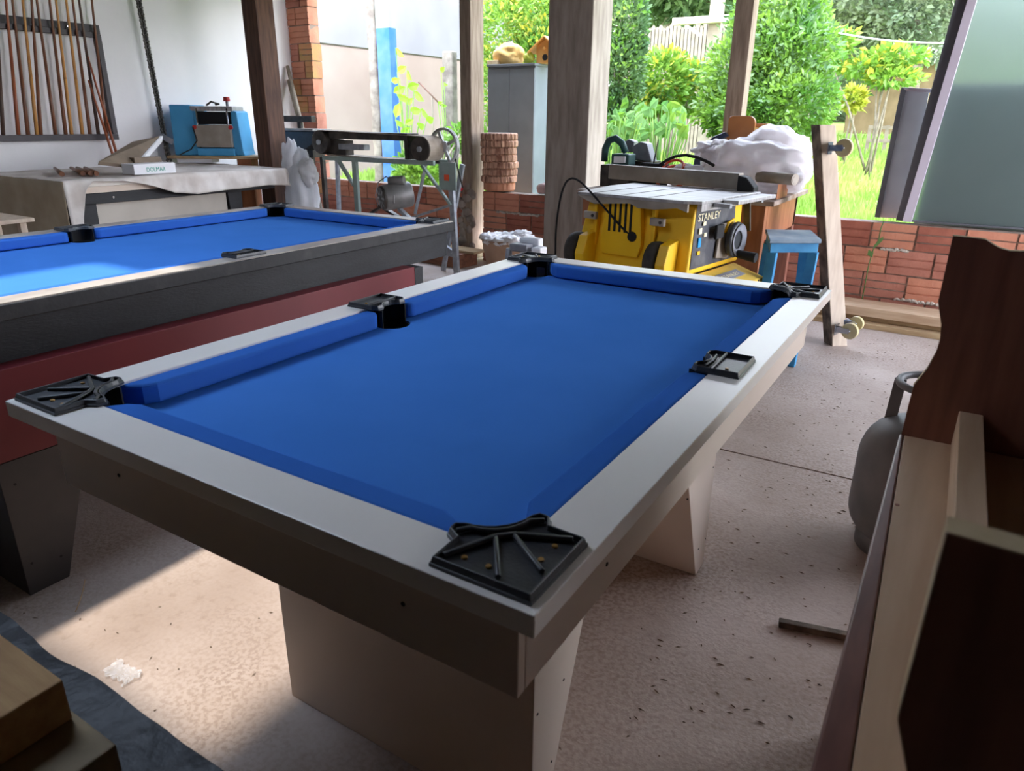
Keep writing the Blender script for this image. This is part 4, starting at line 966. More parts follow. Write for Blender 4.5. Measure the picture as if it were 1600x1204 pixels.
    # metal top with skirt
    mb = B(); mb.prism([(-0.10, 0.42), (0.0, -0.06), (W-0.02, -0.075), (W+0.06, -0.03), (W+0.06, D+0.10), (-0.10, D+0.10)], Z1+0.012, Z1+0.028); mb.build('saw_top', M_alu, t, bevel=0.003)
    mb = B(); mb.prism([(0.0, Z1+0.012), (0.06, Z1-0.012), (0.12, Z1-0.03), (0.35, Z1-0.01), (0.40, Z1-0.03), (0.50, Z1-0.03), (W-0.06, Z1-0.012), (W+0.0, Z1-0.03), (W+0.0, Z1+0.012)], -0.068, -0.05, 'y'); mb.build('front_skirt', M_alud, t, bevel=0.002)
    mb = B(); mb.box(W+0.03, W+0.055, -0.02, D+0.08, Z1-0.025, Z1+0.0115); mb.build('side_skirt', M_alu, t, bevel=0.002)
    mb = B(); mb.box(W+0.065, W+0.15, 0.20, D+0.10, Z1+0.0, Z1+0.02); mb.build('extension_table', M_alu, t, bevel=0.003)
    for y in (0.10, 0.50): mb = B(); mb.box(W+0.058, W+0.15, y, y+0.025, Z1-0.01, Z1+0.011); mb.build('extension_rail', M_galv, t)
    for x in (0.10, 0.28, 0.45): mb = B(); mb.box(x, x+0.012, -0.05, D+0.09, Z1+0.0285, Z1+0.0295); mb.build('mitre_slot', M_steeld, t)
    # rip fence
    f0, f1 = px(950, 279, z=Z1+0.03), px(1152, 297, z=Z1+0.03)
    hgt = 0.094
    d = (f1-f0).normalized(); s_ = Vector((-d.y, d.x, 0))
    mb = MB(); mb.add([f0, f1, f1+s_*0.05, f0+s_*0.05]+[p+Vector((0, 0, hgt)) for p in (f0, f1, f1+s_*0.05, f0+s_*0.05)], [(0, 3, 2, 1), (4, 5, 6, 7), (0, 1, 5, 4), (1, 2, 6, 5), (2, 3, 7, 6), (3, 0, 4, 7)])
    mb.build('rip_fence', M_alud, t, bevel=0.004)
    mb = MB(); mb.prism([(0, -0.05), (0.10, -0.05), (0.10, 0.02), (0.05, 0.075), (0.0, 0.085)], -0.03, 0.07, 'y')
    mb.v = [Matrix.Translation(f1+Vector((0.002, 0, 0))) @ v for v in mb.v]; mb.build('fence_clamp', M_pocket, t, bevel=0.006)
    h0 = f1+Vector((0.075, -0.04, -0.055)); MB().bar(h0, h0+Vector((0.02, 0, -0.17)), 0.04, 0.02).build('clamp_lever', M_steeld, t, bevel=0.004)
    # stand
    for (x, y, ox, oy) in ((0.02, 0.0, -0.10, -0.03), (W+0.16, 0.0, 0.06, -0.03), (0.02, D-0.05, -0.1, 0.05), (W+0.16, D-0.05, 0.06, 0.05)):
        mb = B(); mb.bar((x, y, Z0-0.09), (x+ox, y+oy, 0.0), 0.04, 0.03); mb.build('leg', M_galv, t, bevel=0.002)
    mb = B(); mb.box(-0.02, W+0.205, -0.02, 0.02, Z0-0.15, Z0-0.105); mb.build('stand_rail', M_galv, t, bevel=0.002)
    mb = B(); mb.box(W+0.14, W+0.20, 0.02, D-0.02, Z0-0.17, Z0-0.105); mb.build('stand_rail', M_galv, t, bevel=0.002)
    mb = B(); mb.box(-0.02, 0.02, 0.02, D-0.02, Z0-0.15, Z0-0.105); mb.build('stand_rail', M_galv, t, bevel=0.002)
    mb = B(); mb.box(0.03, W-0.03, 0.05, D-0.05, Z0-0.104, Z0-0.002); mb.build('under_tray', M_blackpl, t)
    # power cord
    pts = []
    for (u, v) in ((990, 369), (978, 362), (962, 345), (945, 325), (925, 302), (908, 284), (895, 277), (884, 283), (876, 305), (871, 335), (868, 365), (868, 400)):
        pts.append(px(u, v, y=3.69 if u > 900 else 3.72))
    pts.append(Vector((pts[-1].x, 3.72, 0.01))); pts.append(Vector((pts[-1].x-0.1, 3.9, 0.01)))
    cu = []
    for i in range(len(pts)-1):
        for k in range(4): cu.append(pts[i].lerp(pts[i+1], k/4))
    for _ in range(3): cu = [cu[0]]+[(cu[i-1]+cu[i]*2+cu[i+1])/4 for i in range(1, len(cu)-1)]+[cu[-1]]
    MB().tube(cu, 0.006, 8).build('power_cord', M_pocket, t)
    h = px(990, 369, y=3.70); MB().cyl((h.x, 3.675, h.z), (h.x, 3.72, h.z), 0.027, 0.03, 18).build('cord_grommet', M_pocket, t)
saw()

# ================================================================== BENCH behind the saw
BZ = 0.90
bn = thing('work_bench', (-1.8, 5.1, 0), 'brown wooden work bench behind the table saw', 'bench')
bx1, by0, by1 = -1.03, 4.62, 5.62
MB().box(-2.32, bx1+0.05, by0-0.03, by1+0.03, BZ-0.03, BZ).build('bench_top', M_benchtop, bn, bevel=0.004)
MB().box(bx1-0.03, bx1, by0+0.06, by1-0.06, BZ-0.25, BZ-0.031).build('side_apron', M_benchw, bn, bevel=0.003)
MB().box(-2.28, bx1-0.03, by0+0.0, by0+0.03, BZ-0.25, BZ-0.031).build('front_apron', M_benchw, bn, bevel=0.003)
for (x, y, m) in ((bx1-0.21, by0-0.01, M_benchw), (bx1-0.11, by1-0.12, M_mahog), (-2.28, by0+0.031, M_benchw), (-2.28, by1-0.12, M_benchw)):
    ww = 0.21 if (x > -1.3 and y < 5) else 0.11
    MB().box(x, x+ww, y, y+0.07, 0, BZ-0.031).build('leg', m, bn, bevel=0.004)
# things on the bench
def P5(u, v, y=5.1): return px(u, v, y=y)
Bs = lambda u0, v0, u1, v1, y0, y1: MB().box(px(u0, v0, y=y0).x, px(u1, v0, y=y0).x, y0, y1, px(u0, v1, y=y0).z, px(u0, v0, y=y0).z)
o = px(1225, 275, y=4.75)
tag(MB().box(o.x-0.02, -1.0, 4.72, 5.02, BZ+0.001, BZ+0.09).build('wood_block', M_benchw, bevel=0.003), 'reddish wooden block at the bench end beneath the grey pipe', 'wood block')
p0, p1 = px(1185, 279, y=4.82), px(1241, 291, y=4.70); p0.z = p1.z = BZ+0.09+0.036
tag(MB().cyl(p0, p1, 0.034, None, 20).cyl(p1+(p0-p1)*0.001, p1+(p1-p0).normalized()*0.002, 0.024, None, 16).build('grey_pipe', M_alud), 'short grey metal pipe lying across the block on the bench', 'pipe')
# white plastic sack, two lobes
mb = MB(); c = px(1170, 245, y=5.05)
mb.blob((px(1180, 245, y=5.1).x, 5.1, BZ+0.15), (0.34, 0.30, 0.19), 0.25, 2.2, 4, 56, 36, flat=0.76)
mb.blob((px(1205, 240, y=5.25).x, 5.28, BZ+0.22), (0.24, 0.22, 0.21), 0.22, 1.8, 11, 48, 30)
mb.blob((px(1125, 225, y=5.1).x, 5.10, BZ+0.26), (0.16, 0.14, 0.07), 0.35, 2.6, 14, 40, 24)
tag(mb.build('white_sack', M_clear), 'large crumpled milky plastic sack heaped on the work bench', 'sack')
# carved wooden chair-back like board
cb = thing('carved_board', (P5(1163, 215, 5.5).x, 5.5, BZ+0.002), 'varnished wooden bracket with rounded corners rising behind the plastic sack', 'bracket')
a, b = px(1136, 215, y=5.5), px(1182, 181, y=5.5)
z0, z1 = BZ+0.002, b.z; x0, x1 = a.x, b.x
pl = [(x0, z0), (x1, z0)]+arc((x1-0.05, z1-0.05), 0.05, 0, 90, 5)+arc((x0+0.03, z1-0.03), 0.03, 90, 180, 4)
MB().prism(pl, 5.49, 5.52, 'y').build('back_board', M_bird if False else mat('varnished_brown', srgb(150, 92, 44), srgb(170, 108, 56), rough=0.45, scale=5), cb, bevel=0.004)
MB().box(x1-0.02, x1+0.075, 5.521, 5.64, z1-0.075, z1-0.05).build('shelf', mat('varnished_brown', srgb(150, 92, 44)), cb, bevel=0.003)
MB().box(x1-0.02, x1+0.0, 5.521, 5.60, z1-0.16, z1-0.076).build('support', mat('varnished_brown', srgb(150, 92, 44)), cb, bevel=0.003)
# power tools
rt = thing('electric_planer', (P5(975, 235).x, 5.0, BZ), 'dark green power tool with curved handle on the bench, nearest the column', 'power tool')
h = [px(u, v, y=5.0) for u, v in ((944, 252), (946, 232), (952, 219), (962, 216), (972, 224), (978, 238))]
MB().tube(h, [0.024, 0.026, 0.026, 0.026, 0.026, 0.022], 12).build('handle', M_greent, rt)
Bs(955, 240, 983, 258, 4.92, 5.05).build('body', M_greent, rt, bevel=0.008)
Bs(959, 244, 977, 254, 4.905, 4.919).build('white_plate', M_whitep, rt, bevel=0.002)
MB().box(px(945, 255, y=5.0).x, px(990, 255, y=5.0).x, 4.93, 5.12, BZ+0.001, px(960, 258, y=4.92).z-0.001).build('sole', M_steeld, rt, bevel=0.003)
gt = thing('grey_router', (P5(1005, 235).x, 5.2, BZ), 'angular grey power tool leaning on the green one, on the bench', 'power tool')
q = [px(u, v, y=5.15) for u, v in ((993, 250), (989, 229), (1002, 221), (1012, 224), (1020, 252))]
MB().prism([(p.x, p.z) for p in q], 5.13, 5.24, 'y').build('body', M_greyt, gt, bevel=0.006)
q = [px(u, v, y=5.26) for u, v in ((970, 238), (972, 224), (983, 217), (992, 221), (990, 238))]
MB().prism([(p.x, p.z) for p in q], 5.25, 5.33, 'y').build('head', M_greyt, gt, bevel=0.006)
MB().box(px(990, 250, y=5.15).x, px(1022, 250, y=5.15).x, 5.10, 5.30, BZ+0.001, px(990, 251, y=5.13).z).build('sole', M_steeld, gt, bevel=0.003)
a, b = px(1021, 256, y=5.0), px(1029, 218, y=5.0)
dr = thing('drill', (a.x+0.05, 5.0, BZ), 'small black drill with a long thin bit pointing up on the bench', 'power tool')
MB().box(a.x-0.09, a.x+0.09, 4.98, 5.08, BZ+0.001, a.z+0.005).build('body', M_pocket, dr, bevel=0.01)
MB().cyl(a, b, 0.006, 0.004, 8).build('bit', M_steeld, dr)
a = px(1050, 252, y=4.95)
mb = MB()
for k in range(3):
    rr = 0.10-0.014*k; mb.tube([(a.x+rr*math.cos(t_)*1.0, 4.98+rr*0.9*math.sin(t_), BZ+0.016+0.04*k+0.05*(1+math.sin(t_))) for t_ in [2*math.pi*i/22 for i in range(22)]], 0.010, 6, closed=True)
tag(mb.build('cable_coil', M_orange), 'coil of orange cable lying on the bench', 'cable')
mb = MB(); mb.tube([px(u, v, y=4.86) for u, v in ((1030, 258), (1042, 250), (1056, 244), (1072, 242), (1090, 246), (1104, 252), (1116, 259))], 0.010, 8)
tag(mb.build('black_cable', M_pocket), 'thick black cable looping over the bench beside the orange coil', 'cable')
a = px(1090, 250, y=5.05)
mb = MB(); mb.blob((a.x-0.02, 5.05, BZ+0.075), (0.20, 0.10, 0.09), 0.3, 2.4, 31, 40, 20, flat=0.8)
tag(mb.build('plastic_bag', M_sack), 'small flattened white and blue plastic bag between cable and sack on the bench', 'bag')
a = px(1110, 215, y=5.45); q = [px(u, v, y=5.45) for u, v in ((1086, 250), (1098, 228), (1115, 214), (1134, 206), (1139, 212), (1120, 224), (1106, 244))]
tag(MB().prism([(p.x, p.z) for p in q]+[(q[-1].x, BZ+0.002), (q[0].x, BZ+0.002)], 5.42, 5.47, 'y').build('saw_blade_guard', mat('navy_plastic', srgb(40, 48, 70), rough=0.35), bevel=0.006), 'curved dark navy cover standing on the bench behind the plastic sack', 'cover')

# ---- blue stool
SZ = 0.745
st = thing('stool', (-0.82, 4.35, 0), 'blue painted wooden stool with a worn grey seat, before the work bench', 'stool')
cr = [px(u, v, z=SZ) for u, v in ((1203, 374), (1284, 374), (1267, 359), (1196, 358))]
cs = sum(cr, Vector())/4
MB().prism([(p.x, p.y) for p in cr], SZ-0.022, SZ).build('seat', M_blued, st, bevel=0.004)
MB().prism([(cs.x+(p.x-cs.x)*0.93, cs.y+(p.y-cs.y)*0.93) for p in cr], SZ-0.075, SZ-0.0225).build('seat_frame', M_blue, st, bevel=0.003)
for k, p in enumerate(cr):
    d = (p-cs); top = cs+d*0.80; bot = cs+d*1.0; top.z = SZ-0.076; bot.z = 0.0
    if k == 1: bot = Vector((-0.695, 4.27, 0))
    MB().bar(top, bot, 0.052, 0.05, up=(0, 1, 0)).build('leg', M_blue, st, bevel=0.003)
for (i, j, z) in ((0, 1, 0.25), (2, 3, 0.25)):
    a_, b_ = cs+(cr[i]-cs)*0.9, cs+(cr[j]-cs)*0.9; a_.z = b_.z = z; MB().bar(a_, b_, 0.025, 0.04).build('stretcher', M_blue, st, bevel=0.002)

# ---- board with casters
bd = thing('caster_board', (-0.55, 4.84, 0), 'tall narrow wooden board with cream casters, leaning upright by the blue stool', 'board')
b0 = px(1306, 537, z=0.0); t0 = px(1287, 195, y=4.88)
ang = R_(33); ux = Vector((math.cos(ang), math.sin(ang), 0)); uy = Vector((-math.sin(ang), math.cos(ang), 0))
def slant(mb, a, b, wx, wy, ox=0.0, oy=0.0):
    vs = []
    for c in (a, b):
        for i, j in ((-1, -1), (1, -1), (1, 1), (-1, 1)): vs.append(c+ux*(i*wx/2+ox)+uy*(j*wy/2+oy))
    return mb.add(vs, [(3, 2, 1, 0), (4, 5, 6, 7), (0, 1, 5, 4), (1, 2, 6, 5), (2, 3, 7, 6), (3, 0, 4, 7)])
b0.z = 0.0
# dark narrow face looks at the camera's left, pale wide face to the right
ang = R_(-52); ux = Vector((math.cos(ang), math.sin(ang), 0)); uy = Vector((-math.sin(ang), math.cos(ang), 0))
slant(MB(), b0, t0, 0.10, 0.10, 0.0, 0).build('pale_board', M_boardl, bd, bevel=0.003)
ang2 = ang
slant(MB(), b0, t0, 0.102, 0.004, 0.0, -0.0525).build('bark_edge', M_boardd, bd)
slant(MB(), b0, t0, 0.004, 0.10, -0.0525, 0.0).build('bark_face', M_boardd, bd)
def caster(c, out, r=0.032):
    cs_ = thing('tmp', (0, 0, 0)); bpy.data.objects.remove(cs_)
    sidev = out.cross(Vector((0, 0, 1))).normalized()
    mb = MB(); mb.bar(c-out*0.085-sidev*0.0, c-out*0.080, 0.06, 0.07)
    mb.bar(c-out*0.08+sidev*0.018, c+sidev*0.018, 0.004, 0.035); mb.bar(c-out*0.08-sidev*0.018, c-sidev*0.018, 0.004, 0.035)
    br = mb.build('caster', M_chrome, bd, bevel=0.001)
    mb = MB(); mb.cyl(c-sidev*0.013, c+sidev*0.013, r, None, 24); mb.build('wheel', M_wheelc, br, bevel=0.004)
    mb = MB(); mb.cyl(c-sidev*0.021, c+sidev*0.021, 0.007, None, 10); mb.build('axle', M_chrome, br)
for (u, v) in ((1319, 231), (1328, 517), (1338, 505)):
    c = px(u, v, y=4.80 if u != 1338 else 4.88); caster(c, Vector((0.93, -0.25, 0.05)).normalized(), 0.052 if u != 1338 else 0.046)

# ---- planks along the wall foot
for (z0, z1, ya, yb, x0, x1, m, lb) in ((0.0, 0.035, 5.42, 5.72, -1.05, 1.5, M_plank, 'bottom pale plank of the three at the brick wall foot'), (0.036, 0.072, 5.52, 5.74, -1.2, 1.5, M_plank, 'middle pale plank of the three at the brick wall foot'), (0.073, 0.135, 5.47, 5.745, -1.1, 1.55, M_plank2, 'top thick pale plank of the three at the brick wall foot')):
    mb = MB(); mb.v = []; mb.prism([(x0, ya-0.0635*(x0+0.57)*1), (x1, ya-0.0635*(x1+0.57)), (x1, yb-0.0635*(x1+0.57)), (x0, yb-0.0635*(x0+0.57))], z0, z1)
    tag(mb.build('plank', m, bevel=0.003), lb, 'plank', 'planks at the foot of the brick wall')
# weed climbing the bricks
vn = thing('climbing_weed', (-0.35, 5.76, 0.0), 'thin green weed climbing the red brick wall', 'plant')
vp = [px(u, v, y=5.765) for u, v in ((1357, 415), (1362, 398), (1366, 385), (1373, 374), (1376, 358), (1381, 345))]
vp = [Vector((vp[0].x, 5.755, 0.003))]+vp
MB().tube(vp, [0.004]*len(vp), 6).build('stem', M_vine, vn)
for (u, v, du, dv) in ((1364, 390, 14, -20), (1376, 347, 14, -7), (1370, 385, 10, -16), (1363, 402, -6, -12)):
    a, b = px(u, v, y=5.755), px(u+du, v+dv, y=5.74); m_ = (a+b)/2; s_ = Vector((0.018, 0, 0.012))
    MB().add([a, m_+s_, b, m_-s_], [(0, 1, 2, 3)]).build('leaf', M_vine, vn)

# ---- grey framed glazed door leaning on the wall
gd = thing('door_panel', (0.3, 5.9, 0.70), 'large grey framed sliding door of frosted glass standing on the brick wall', 'door')
YD = 5.86
def fr(pts, y0, y1, name, m, par=gd): return MB().prism(pts, y0, y1, 'y').build(name, m, par, bevel=0.002)
zb_, ztp = 0.70, 2.60
def ln_(u0, v0, u1, v1, y): 
    a, b = px(u0, v0, y=y), px(u1, v1, y=y); return lambda z: a.x+(b.x-a.x)*(z-a.z)/(b.z-a.z)
e0 = ln_(1400, 343, 1493, 0, YD); e1 = ln_(1411, 343, 1512, 0, YD); e2 = ln_(1425, 345, 1527, 0, YD)
fr([(e0(zb_), zb_), (e1(zb_), zb_), (e1(ztp), ztp), (e0(ztp), ztp)], YD-0.01, YD+0.06, 'frame_stile', M_framedark)
fr([(e1(zb_), zb_), (e2(zb_), zb_), (e2(ztp), ztp), (e1(ztp), ztp)], YD-0.045, YD+0.04, 'frame_stile', M_framepurp)
fr([(e2(zb_), zb_), (1.35, zb_), (1.35, zb_+0.012), (e2(zb_+0.012), zb_+0.012)], YD-0.03, YD+0.03, 'bottom_rail', M_framedark)
fr([(1.35, zb_), (1.41, zb_), (1.41, ztp), (1.35, ztp)], YD-0.04, YD+0.04, 'frame_stile', M_framepurp)
fr([(e2(ztp-0.06), ztp-0.06), (1.35, ztp-0.06), (1.35, ztp), (e2(ztp), ztp)], YD-0.03, YD+0.03, 'top_rail', M_framepurp)
MB().prism([(e2(zb_+0.013)+0.001, zb_+0.013), (1.349, zb_+0.013), (1.349, ztp-0.061), (e2(ztp-0.061)+0.001, ztp-0.061)], YD-0.004, YD+0.004, 'y').build('glass_pane', M_glass, gd)
tag(MB().prism([(e2(0.70)-0.02, 0.22), (1.40, 0.22), (1.40, 1.60), (e2(1.60)-0.02, 1.60)], YD+0.20, YD+0.22, 'y').build('backing_sheet', mat('dull_sheet', srgb(92, 106, 98), srgb(106, 118, 110), rough=0.8, scale=3)), 'dull grey sheet standing behind the frosted glass of the big door', 'sheet')
# second narrower panel behind
gp = thing('leaning_board', (-0.35, 5.95, 0.70), 'lower grey framed board leaning behind the big glazed door', 'board')
YP = 5.99
q = [px(u, v, y=YP) for u, v in ((1368, 341), (1420, 345), (1452, 139), (1410, 137))]
q[0].z = q[1].z = 0.70
MB().prism([(p.x, p.z) for p in q], YP, YP+0.02, 'y').build('panel', M_panelgrey, gp)
q = [px(u, v, y=YP-0.012) for u, v in ((1366, 341), (1374, 341), (1416, 139), (1408, 137))]; q[0].z = q[1].z = 0.70
MB().prism([(p.x, p.z) for p in q], YP-0.02, YP+0.03, 'y').build('frame_edge', M_framedark, gp, bevel=0.002)
q = [px(u, v, y=YP-0.012) for u, v in ((1416, 142), (1456, 145), (1457, 139), (1409, 136))]
MB().prism([(p.x, p.z) for p in q], YP-0.021, YP-0.001, 'y').build('frame_edge', M_framepurp, gp, bevel=0.002)

# ================================================================== GAS CYLINDER
gx, gy = 0.035, 2.47
gs = thing('gas_cylinder', (gx, gy, 0), 'grey domestic gas cylinder on the floor behind the reddish shelf unit', 'gas cylinder')
MB().lathe([(0.001, 0.035), (0.09, 0.04), (0.13, 0.05), (0.155, 0.07), (0.171, 0.095), (0.179, 0.12), (0.182, 0.15), (0.182, 0.235), (0.182, 0.33), (0.179, 0.355), (0.172, 0.38), (0.160, 0.405), (0.142, 0.428), (0.118, 0.446), (0.088, 0.458), (0.05, 0.466), (0.001, 0.47)], (gx, gy, 0), 48).build('body', M_gas, gs)
MB().lathe([(0.135, 0.0), (0.142, 0.0), (0.142, 0.07), (0.135, 0.07), (0.135, 0.0)], (gx, gy, 0), 40).build('foot_ring', M_gas, gs)
mb = MB(); mb.tube([(gx+0.105*math.cos(t_), gy+0.105*math.sin(t_), 0.585) for t_ in [2*math.pi*i/28 for i in range(28)]], 0.012, 8, closed=True)
for k in range(3):
    a_ = R_(165+120*k); mb.bar((gx+0.112*math.cos(a_), gy+0.112*math.sin(a_), 0.43), (gx+0.105*math.cos(a_), gy+0.105*math.sin(a_), 0.58), 0.035, 0.01)
mb.build('collar', M_gas, gs)
MB().cyl((gx, gy, 0.468), (gx, gy, 0.52), 0.02, None, 14).build('valve', M_brass, gs)
# dark stick on the floor
a, b = px(1217, 972, z=0.012), px(1345, 998, z=0.012)
tag(MB().bar(a, b, 0.022, 0.02).build('wooden_batten', M_boardd, bevel=0.002), 'short dark batten lying on the floor beside the shelf unit', 'batten')

# ================================================================== SHELF UNIT at the right
su = thing('shelf_unit', (0.2, 0.95, 0), 'unfinished reddish brown shelf unit with curved side panels and pale boards', 'shelf')
YF, YN = 1.50, 0.385
prof = [px(u, v, y=YF) for u, v in ((1409, 676), (1419, 634), (1427, 604), (1449, 577), (1462, 553), (1469, 530), (1471, 505), (1466, 470), (1489, 369), (1541, 375), (1550, 381), (1562, 388), (1578, 393), (1600, 394), (1650, 394))]
SB = 0.775
pp = [(p.x, p.z) for p in prof]
pp[0] = (pp[0][0], SB)
xr_ = 0.46
far = pp+[(0.30, pp[-1][1]+0.0), (0.36, pp[-1][1]-0.03), (0.40, 1.05), (xr_, 0.98), (xr_, 0.0), (pp[0][0]+0.004, 0.0)]
MB().prism(far, YF, YF+0.018, 'y').build('side_panel', M_mahog, su, bevel=0.001)
dx = 0.031
near = [(a+dx, b) for a, b in pp]+[(0.30, pp[-1][1]+0.0), (0.36, pp[-1][1]-0.03), (0.40, 1.05), (xr_, 0.98), (xr_, 0.0), (pp[0][0]+dx+0.004, 0.0)]
mb = MB(); mb.prism(near, YN-0.018, YN, 'y'); sp_ = mb.build('side_panel', M_mahog, su)
# pale core edge showing along the panel's rim
mb = MB(); n_ = len(pp)
rim = [(a+dx, b) for a, b in pp]
off = [(a-0.0012, b+0.0012) for a, b in rim]
for i in range(len(rim)-1):
    a, b = rim[i], rim[i+1]; mb.add([(a[0]-0.0012, YN-0.0175, a[1]+0.0008), (b[0]-0.0012, YN-0.0175, b[1]+0.0008), (b[0]-0.0012, YN+0.0003, b[1]+0.0008), (a[0]-0.0012, YN+0.0003, a[1]+0.0008)], [(0, 1, 2, 3)])
mb.build('pale_edge', M_pineend, su, smooth=False)
mb = MB()
for i in range(len(pp)-1):
    a, b = pp[i], pp[i+1]; mb.add([(a[0]-0.001, YF-0.0003, a[1]+0.001), (b[0]-0.001, YF-0.0003, b[1]+0.001), (b[0]-0.001, YF+0.0178, b[1]+0.001), (a[0]-0.001, YF+0.0178, a[1]+0.001)], [(0, 1, 2, 3)])
mb.build('pale_edge', M_pineend, su, smooth=False)
xl0 = px(1405, 679, z=SB).x; xl1 = px(1266, 1204, z=SB).x
xm0 = px(1412, 680, z=SB).x; xm1 = px(1330, 1204, z=SB).x
y2 = px(1266, 1204, z=SB).y
f_ = lambda a, b, y: a+(b-a)*(YF-y)/(YF-y2)
ya = YN-0.12
MB().prism([(f_(xm0, xm1, ya)+0.001, ya), (0.455, ya), (0.455, YF-0.001), (xm0+0.001, YF-0.001)], SB-0.02, SB).build('shelf_board', M_pinelight, su, bevel=0.001)
MB().prism([(f_(xl0, xl1, ya), ya), (f_(xm0, xm1, ya), ya), (xm0, YF-0.001), (xl0, YF-0.001)], SB-0.022, SB+0.001).build('edge_strip', M_purple, su, bevel=0.003)
za = 0.845
s0, s1 = px(1500, 637, y=YF), px(1539, 640, y=YF); s2, s3 = px(1497, 850, z=za), px(1556, 835, z=za)
MB().prism([(s2.x, YN+0.001), (s3.x, YN+0.001), (s1.x, YF-0.001), (s0.x, YF-0.001)], SB+0.001, za).build('divider', M_pinelight, su, bevel=0.002)
MB().box(0.10, 0.44, YN+0.002, YF-0.002, 0.40, 0.42).build('shelf_board', M_pinelight, su)
a = px(1402, 788, z=SB+0.001); MB().cyl((a.x, a.y, SB+0.0003), (a.x, a.y, SB+0.0012), 0.0035, None, 10).build('knot', M_mahog, su)

# ================================================================== PILE at the lower left
ZP = 0.57
tr = thing('trestle_crate', (-1.0, 0.05, 0), 'low crate hidden under the black plastic, at the lower corner', 'crate')
MB().box(-1.5, -0.45, -0.5, 0.34, 0.0, ZP-0.014).build('crate_body', M_blockw2, tr, bevel=0.01)
mb = MB(); N1, N2 = 60, 30; g = []
for j in range(N2+1):
    for i in range(N1+1):
        x = -1.55+1.15*i/N1; y = -0.55+0.935*j/N2
        z = ZP+0.006*noise.noise((x*14, y*14, 0))+0.004*abs(noise.noise((x*30, y*22, 3)))
        yy = y+0.010*noise.noise((x*7, 0, 1))*(j/N2)
        g.append((x, yy, z))
mb.add(g, [(j*(N1+1)+i, j*(N1+1)+i+1, (j+1)*(N1+1)+i+1, (j+1)*(N1+1)+i) for j in range(N2) for i in range(N1)], True)
g = []
for j in range(9):
    for i in range(N1+1):
        x = -1.55+1.15*i/N1; f = j/8
        p = 0.385+0.010*noise.noise((x*7, 0, 1))+0.018*math.sin(f*math.pi)*(0.6+noise.noise((x*9, f, 2)))
        g.append((x, p, ZP+0.004*noise.noise((x*14, 5.4, 0))*(1-f)-f*0.30))
mb.add(g, [(j*(N1+1)+i, j*(N1+1)+i+1, (j+1)*(N1+1)+i+1, (j+1)*(N1+1)+i) for j in range(8) for i in range(N1)], True)
o = mb.build('plastic_sheet', M_blackbag); tag(o, 'shiny black plastic sheet spread under the wooden blocks', 'sheet')
tag(MB().box(-1.35, -0.752, -0.05, 0.310, ZP+0.012, ZP+0.062).build('wood_block', M_blockw2, bevel=0.003), 'lower sawn wooden block lying on the black plastic', 'wood block')
tag(MB().box(-1.30, -0.835, 0.0, 0.303, ZP+0.063, ZP+0.125).build('wood_block', M_blockw, bevel=0.003), 'upper orange toned sawn block on top of the other on black plastic', 'wood block')

# ---- clear plastic scrap, chips and hairs on the floor
mb = MB(); c = px(190, 1050, z=0.006); g = []
for j in range(13):
    for i in range(19):
        x = c.x+0.10*(i/18-0.5)*(1+0.3*noise.noise((j*0.5, 0, 1))); y = c.y+0.05*(j/12-0.5)+0.02*noise.noise((i*0.3, 3, 0))
        g.append((x, y, 0.006+0.010*abs(noise.noise((i*0.5, j*0.5, 4)))))
mb.add(g, [(j*19+i, j*19+i+1, (j+1)*19+i+1, (j+1)*19+i) for j in range(12) for i in range(18)], True)
tag(mb.build('plastic_scrap', M_scrap), 'torn scrap of clear plastic film on the sunlit floor', 'scrap')
mb = MB()
for k in range(700):
    if rnd.random() < 0.55: x, y = rnd.uniform(-0.5, 0.25), rnd.uniform(1.0, 5.2)
    else: x, y = rnd.uniform(-2.1, -0.3), rnd.uniform(0.5, 4.8)
    a_ = rnd.uniform(0, math.pi); l_ = rnd.uniform(0.003, 0.013); w_ = rnd.uniform(0.0012, 0.004)
    d = Vector((math.cos(a_), math.sin(a_)*0.6, 0))*l_; s_ = Vector((-math.sin(a_), math.cos(a_), 0))*w_; p = Vector((x, y, 0.0015))
    mb.add([p-d, p-s_, p+d, p+s_, p+Vector((0, 0, 0.003))], [(0, 1, 4), (1, 2, 4), (2, 3, 4), (3, 0, 4)])
tag(mb.build('wood_chips', M_chip), 'scattered wood chips and dust on the concrete floor', 'debris', kind='stuff')
mb = MB(); mb.tube([px(u, v, z=0.004) for u, v in ((118, 955), (125, 938), (130, 920), (133, 905))], 0.0012, 5)
tag(mb.build('straw', M_blockw), 'thin curved straw on the floor by the grey table leg', 'straw')

# ================================================================== OUTSIDE
cb = thing('metal_cabinet', (-4.2, 6.95, gz(7)), 'tall grey steel cabinet standing outside behind the wood slices', 'cabinet')
a, b = px(762, 105, y=6.7), px(836, 105, y=6.7); zc = a.z
yb_ = px(860, 108, x=b.x).y; yb_ = min(max(yb_, 6.95), 7.3)
MB().box(a.x, b.x, 6.712, yb_, gz(6.9)-0.03, zc).build('carcass', M_cab, cb, bevel=0.004)
xm = px(796, 150, y=6.7).x
MB().box(a.x+0.003, xm-0.002, 6.698, 6.711, gz(6.9)+0.05, zc-0.02).build('door', M_cab, cb, bevel=0.003)
MB().box(xm+0.002, b.x-0.003, 6.698, 6.711, gz(6.9)+0.05, zc-0.02).build('door', M_cab, cb, bevel=0.003)
MB().box(a.x-0.005, b.x+0.005, 6.69, yb_+0.005, zc+0.0005, zc+0.025).build('top_rim', M_cab, cb, bevel=0.003)
zc += 0.026
